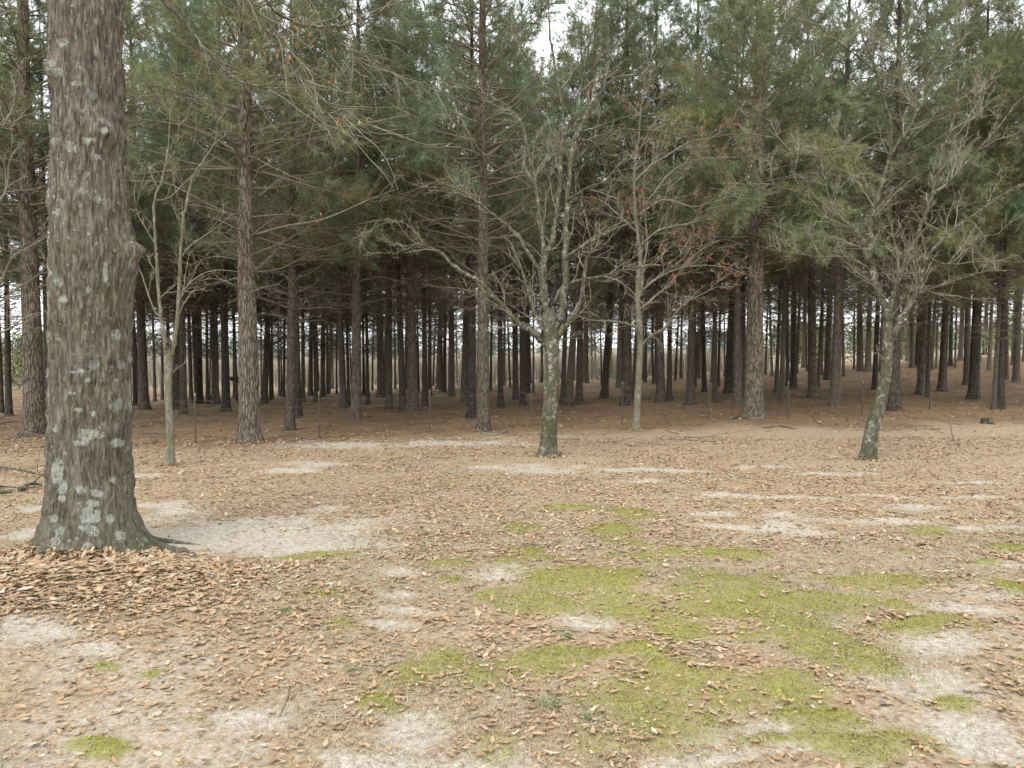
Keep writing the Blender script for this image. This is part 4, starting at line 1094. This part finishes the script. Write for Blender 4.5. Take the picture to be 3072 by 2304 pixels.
bare_tree('bare_tree', 'bare tree beyond the left picture edge, pale twigs reaching in', (-170, 1420),
    [(-170,1420,44),(-168,1300,36),(-160,1100,32),(-150,950,28)],
    [([(-150,960),(-60,880),(0,850),(25,790),(60,755),(110,730),(150,700)], [14,9,6,3], 0),
     ([(-155,1000),(-60,930),(0,905),(60,860),(120,820),(155,780)], [12,8,5,3], 0),
     ([(-150,940),(-80,700),(0,600),(20,560),(30,480),(60,430)], [14,10,7,3], 0),
     ([(-150,950),(-90,600),(-20,400),(15,370),(40,310),(42,240)], [14,10,7,4], 0),
     ([(-155,1050),(-60,1010),(20,990),(80,950),(150,930)], [9,7,4,2], 0),
     ([(-150,930),(-140,700),(-90,450),(-60,200)], [16,12,8,5], 0)],
    M_SLIMBARK, 25, 1.0, 7, depth_spread=.5, sub=(4, 2))

# ------------------------------------------------------------------ stump, fallen branches, sticks
p = ground_at(2960, 1270)
st = empty('tree_stump', p, 'low cut stump on the leafy ground at far right', 'stump')
mb = MB(); zs = np.array([-.05, .0, .05, .10, .14]); rs = np.array([.19, .17, .15, .145, .14]); S = 14; th = np.arange(S) * 2 * math.pi / S
lob = 1 + .1 * np.cos(3 * th + 1) + .06 * np.cos(5 * th)
V = np.stack([rs[:, None] * lob * np.cos(th), rs[:, None] * lob * np.sin(th), np.repeat(zs[:, None], S, 1) + .02 * np.cos(th + 1) * (zs[:, None] > .09)], -1).reshape(-1, 3)
i = np.arange(4)[:, None] * S; j = np.arange(S)[None]; k = (j + 1) % S
mb.add(V, np.stack([i + j, i + k, i + S + k, i + S + j], -1).reshape(-1, 4)); mb.build('stump_side', M_PINE, st, True)
mb = MB(); top = V[-S:].copy(); mb.add(np.vstack([top + [0, 0, .002], top.mean(0) + [0, 0, .0]]), None, [(S, q, (q + 1) % S) for q in range(S)]); mb.build('cut_face', M_STUMP, st)

def stick(pts, r0, label, name='fallen_stick', mat=None, twigs=0, cat='stick', lift=0.0):
    rg = np.random.default_rng(abs(int(pts[0][0])) + 9)
    g = [ground_at(u, v) for u, v in pts]
    o = g[0]
    path = catmull([q - o + np.array([0, 0, r0 * .9 + lift * math.sin(math.pi * i_ / (len(g) - 1))]) for i_, q in enumerate(g)], 4)
    mb = MB(); mb.tube(path, np.linspace(r0, r0 * .5, len(path)) * (1 + .08 * rg.normal(size=len(path))), 7, .5)
    for _ in range(twigs):
        m = int(rg.integers(1, len(path) - 1)); limb(mb, path[m], nrm(np.array([rg.normal(0, 1), rg.normal(0, .6), abs(rg.normal(.2, .2))])), rg.uniform(.2, .6), r0 * .4, rg, 2, False, 3)
    ob = mb.build(name, mat or M_TWIG, None, True); ob.location = o
    tag(ob, label, cat); return ob
stick([(-60,1405),(0,1420),(60,1437),(130,1447),(175,1450)], .022, 'long greenish fallen branch left of the oak', 'fallen_branch', M_GREYBARK, 4, 'branch', .12)
stick([(60,1475),(90,1462),(125,1461)], .035, 'short thick rotting log piece left of the oak', 'fallen_branch', M_GREYBARK, 1, 'branch', .02)
stick([(-40,1490),(0,1485),(35,1483)], .04, 'broken log cut by the left picture edge', 'fallen_branch', M_GREYBARK, 1, 'branch')
stick([(-20,1462),(30,1474),(70,1476),(110,1466)], .015, 'thin crossing branch in the brush left of the oak', 'fallen_branch', M_GREYBARK, 3, 'branch', .06)
for pts, r0, lb in [([(1545,1795),(1600,1812),(1640,1816)], .007, 'pale twig lying left of the large moss patch'), ([(1625,1898),(1690,1893),(1745,1899)], .010, 'green grey stick on brown leaves below the moss'),
                    ([(1788,1488),(1815,1470),(1830,1455)], .010, 'pale forked stick on the leaves in mid yard'), ([(2742,1733),(2785,1750)], .010, 'dark short stick at the right moss patch'),
                    ([(2290,1285),(2340,1280),(2385,1290)], .03, 'dark fallen limb by the fence at right'), ([(2190,1258),(2220,1252),(2245,1250)], .035, 'dark limb piece beside the thick ridged pine'),
                    ([(900,1315),(945,1318),(985,1298)], .025, 'fallen limb at the foot of the second fence post'), ([(1440,1300),(1480,1308),(1520,1296)], .02, 'curved twig at the foot of the tall grey edge pine'),
                    ([(2660,1538),(2720,1546),(2755,1551)], .012, 'dark thin stick on the pale ground at right'), ([(1190,1990),(1120,2000),(1070,1992)], .010, 'grey twig on leaves left of the front moss'),
                    ([(870,2060),(862,2100),(838,2150)], .006, 'tan twig lying in the leaves at lower left centre'), ([(2890,2075),(2960,2080),(3010,2100)], .008, 'thin grey twig at the lower right'),
                    ([(1405,2160),(1450,2150),(1480,2157)], .010, 'whitish stick on sand at bottom centre')]:
    stick(pts, r0, lb, mat=M_DEADBR if 'dark' in lb or 'limb' in lb or 'tan' in lb else M_TWIG, twigs=1 if r0 > .015 else 0)

mb = MB()
for _ in range(420):
    y = rng.uniform(16.5, 46); x = rng.uniform(-.68, .68) * y; a = rng.uniform(0, 3.14); l = rng.uniform(.25, 1.5)
    e0 = np.array([x, y, float(hz(x, y)) + .015]); q = np.array([math.cos(a), math.sin(a), rng.uniform(0, .12)])
    pth = wander(e0, q, l, 4, rng, .08, -.01); pth[:, 2] = np.maximum(pth[:, 2], hz(pth[:, 0], pth[:, 1]) + .01)
    r0 = rng.uniform(.006, .02); mb.tube(pth, np.linspace(r0, r0 * .4, 5), 4, rng.uniform(), False)
    if rng.uniform() < .35: limb(mb, pth[2], np.array([math.cos(a + .8), math.sin(a + .8), .35]), l * .4, r0 * .5, rng, 2, False, 3)
tag(mb.build('fallen_twigs', M_DEADBR), 'small dead twigs strewn over the straw under the pines', 'twigs', kind='stuff')

# ------------------------------------------------------------------ beyond the wood: field grass, brush, far trees
n = 46000
yf = rng.uniform(56, 140, n) ; xf = rng.uniform(-.75, .32, n) * yf
k = rng.uniform(0, 1, n) < smooth(54, 66, yf); xf, yf = xf[k], yf[k]; n = len(xf)
V, F, Rn = blades(xf, yf, hz(xf, yf) - .05, rng.uniform(.6, 2.4, n), rng.uniform(.03, .09, n), rng.uniform(0, .35, n), rng, rng.uniform(0, 1, n))
tag(link('field_grass', raw_mesh('field_grass', V, [F], False, {'rnd': Rn}), M_FIELD), 'tall pale dry grass of the open field beyond the pines', 'field grass', kind='stuff')
def foliage(name, label, cat, crowns, per, leaf, mat, seed):
    rg = np.random.default_rng(seed); Vs, Rs = [], []
    for (x, y, z, rx, rz, tone) in crowns:
        d = nrm(rg.normal(0, 1, (per, 3))) * (rg.uniform(.25, 1, (per, 1)) ** .5)
        c = np.array([x, y, z]) + d * np.array([rx, rx, rz])
        a = rg.normal(0, leaf, (per, 3)); b = rg.normal(0, leaf, (per, 3))
        Vs.append(np.stack([c, c + a, c + b], 1).reshape(-1, 3)); Rs.append(np.repeat(np.clip(tone + rg.normal(0, .15, per), 0, 1), 3))
    V = np.concatenate(Vs)
    return tag(link(name, raw_mesh(name, V, [np.arange(len(V)).reshape(-1, 3)], False, {'rnd': np.concatenate(Rs)}), mat), label, cat, kind='stuff')
cr = []
for _ in range(170):
    y = rng.uniform(270, 330); x = rng.uniform(-.8, .8) * y; h = rng.uniform(7, 12)
    cr.append((x, y, float(hz(x, y)) + h * .5, rng.uniform(3, 6), h * .55, rng.uniform(.1, .8)))
foliage('far_woods', 'haze-tinted blue green line of trees across the far side of the field', 'woods', cr, 330, .55, M_FARWOOD, 31)
cr = []
for _ in range(95):
    y = rng.uniform(66, 105); x = rng.uniform(.27, .85) * y; h = rng.uniform(2.5, 6.5)
    cr.append((x, y, float(hz(x, y)) + h * .52, rng.uniform(1.0, 2.2), h * .5, rng.uniform(.2, .9)))
for _ in range(14):
    y = rng.uniform(50, 70); x = rng.uniform(-.72, -.55) * y; h = rng.uniform(3, 7)
    cr.append((x, y, float(hz(x, y)) + h * .5, rng.uniform(1.0, 1.8), h * .5, rng.uniform(.1, .7)))
foliage('brush', 'yellow green brush and young trees behind the pines', 'brush', cr, 420, .13, M_SHRUB, 32)
# bare saplings along the field edge
mb = MB()
for _ in range(420):
    y = rng.uniform(52, 85); x = rng.uniform(-.7, .75) * y; h = rng.uniform(1.5, 5)
    pth = wander((x, y, float(hz(x, y)) - .05), np.array([rng.normal(0, .1), rng.normal(0, .1), 1]), h, 4, rng, .06)
    mb.tube(pth, np.linspace(.02, .006, 5), 3, rng.uniform(), False)
    for _ in range(4):
        limb(mb, pth[int(rng.integers(1, 5))], np.array([rng.normal(), rng.normal(), .9]), h * .25, .008, rng, 2, False, 3)
tag(mb.build('thicket', M_TWIG), 'thin bare saplings along the edge of the field', 'thicket', kind='stuff')
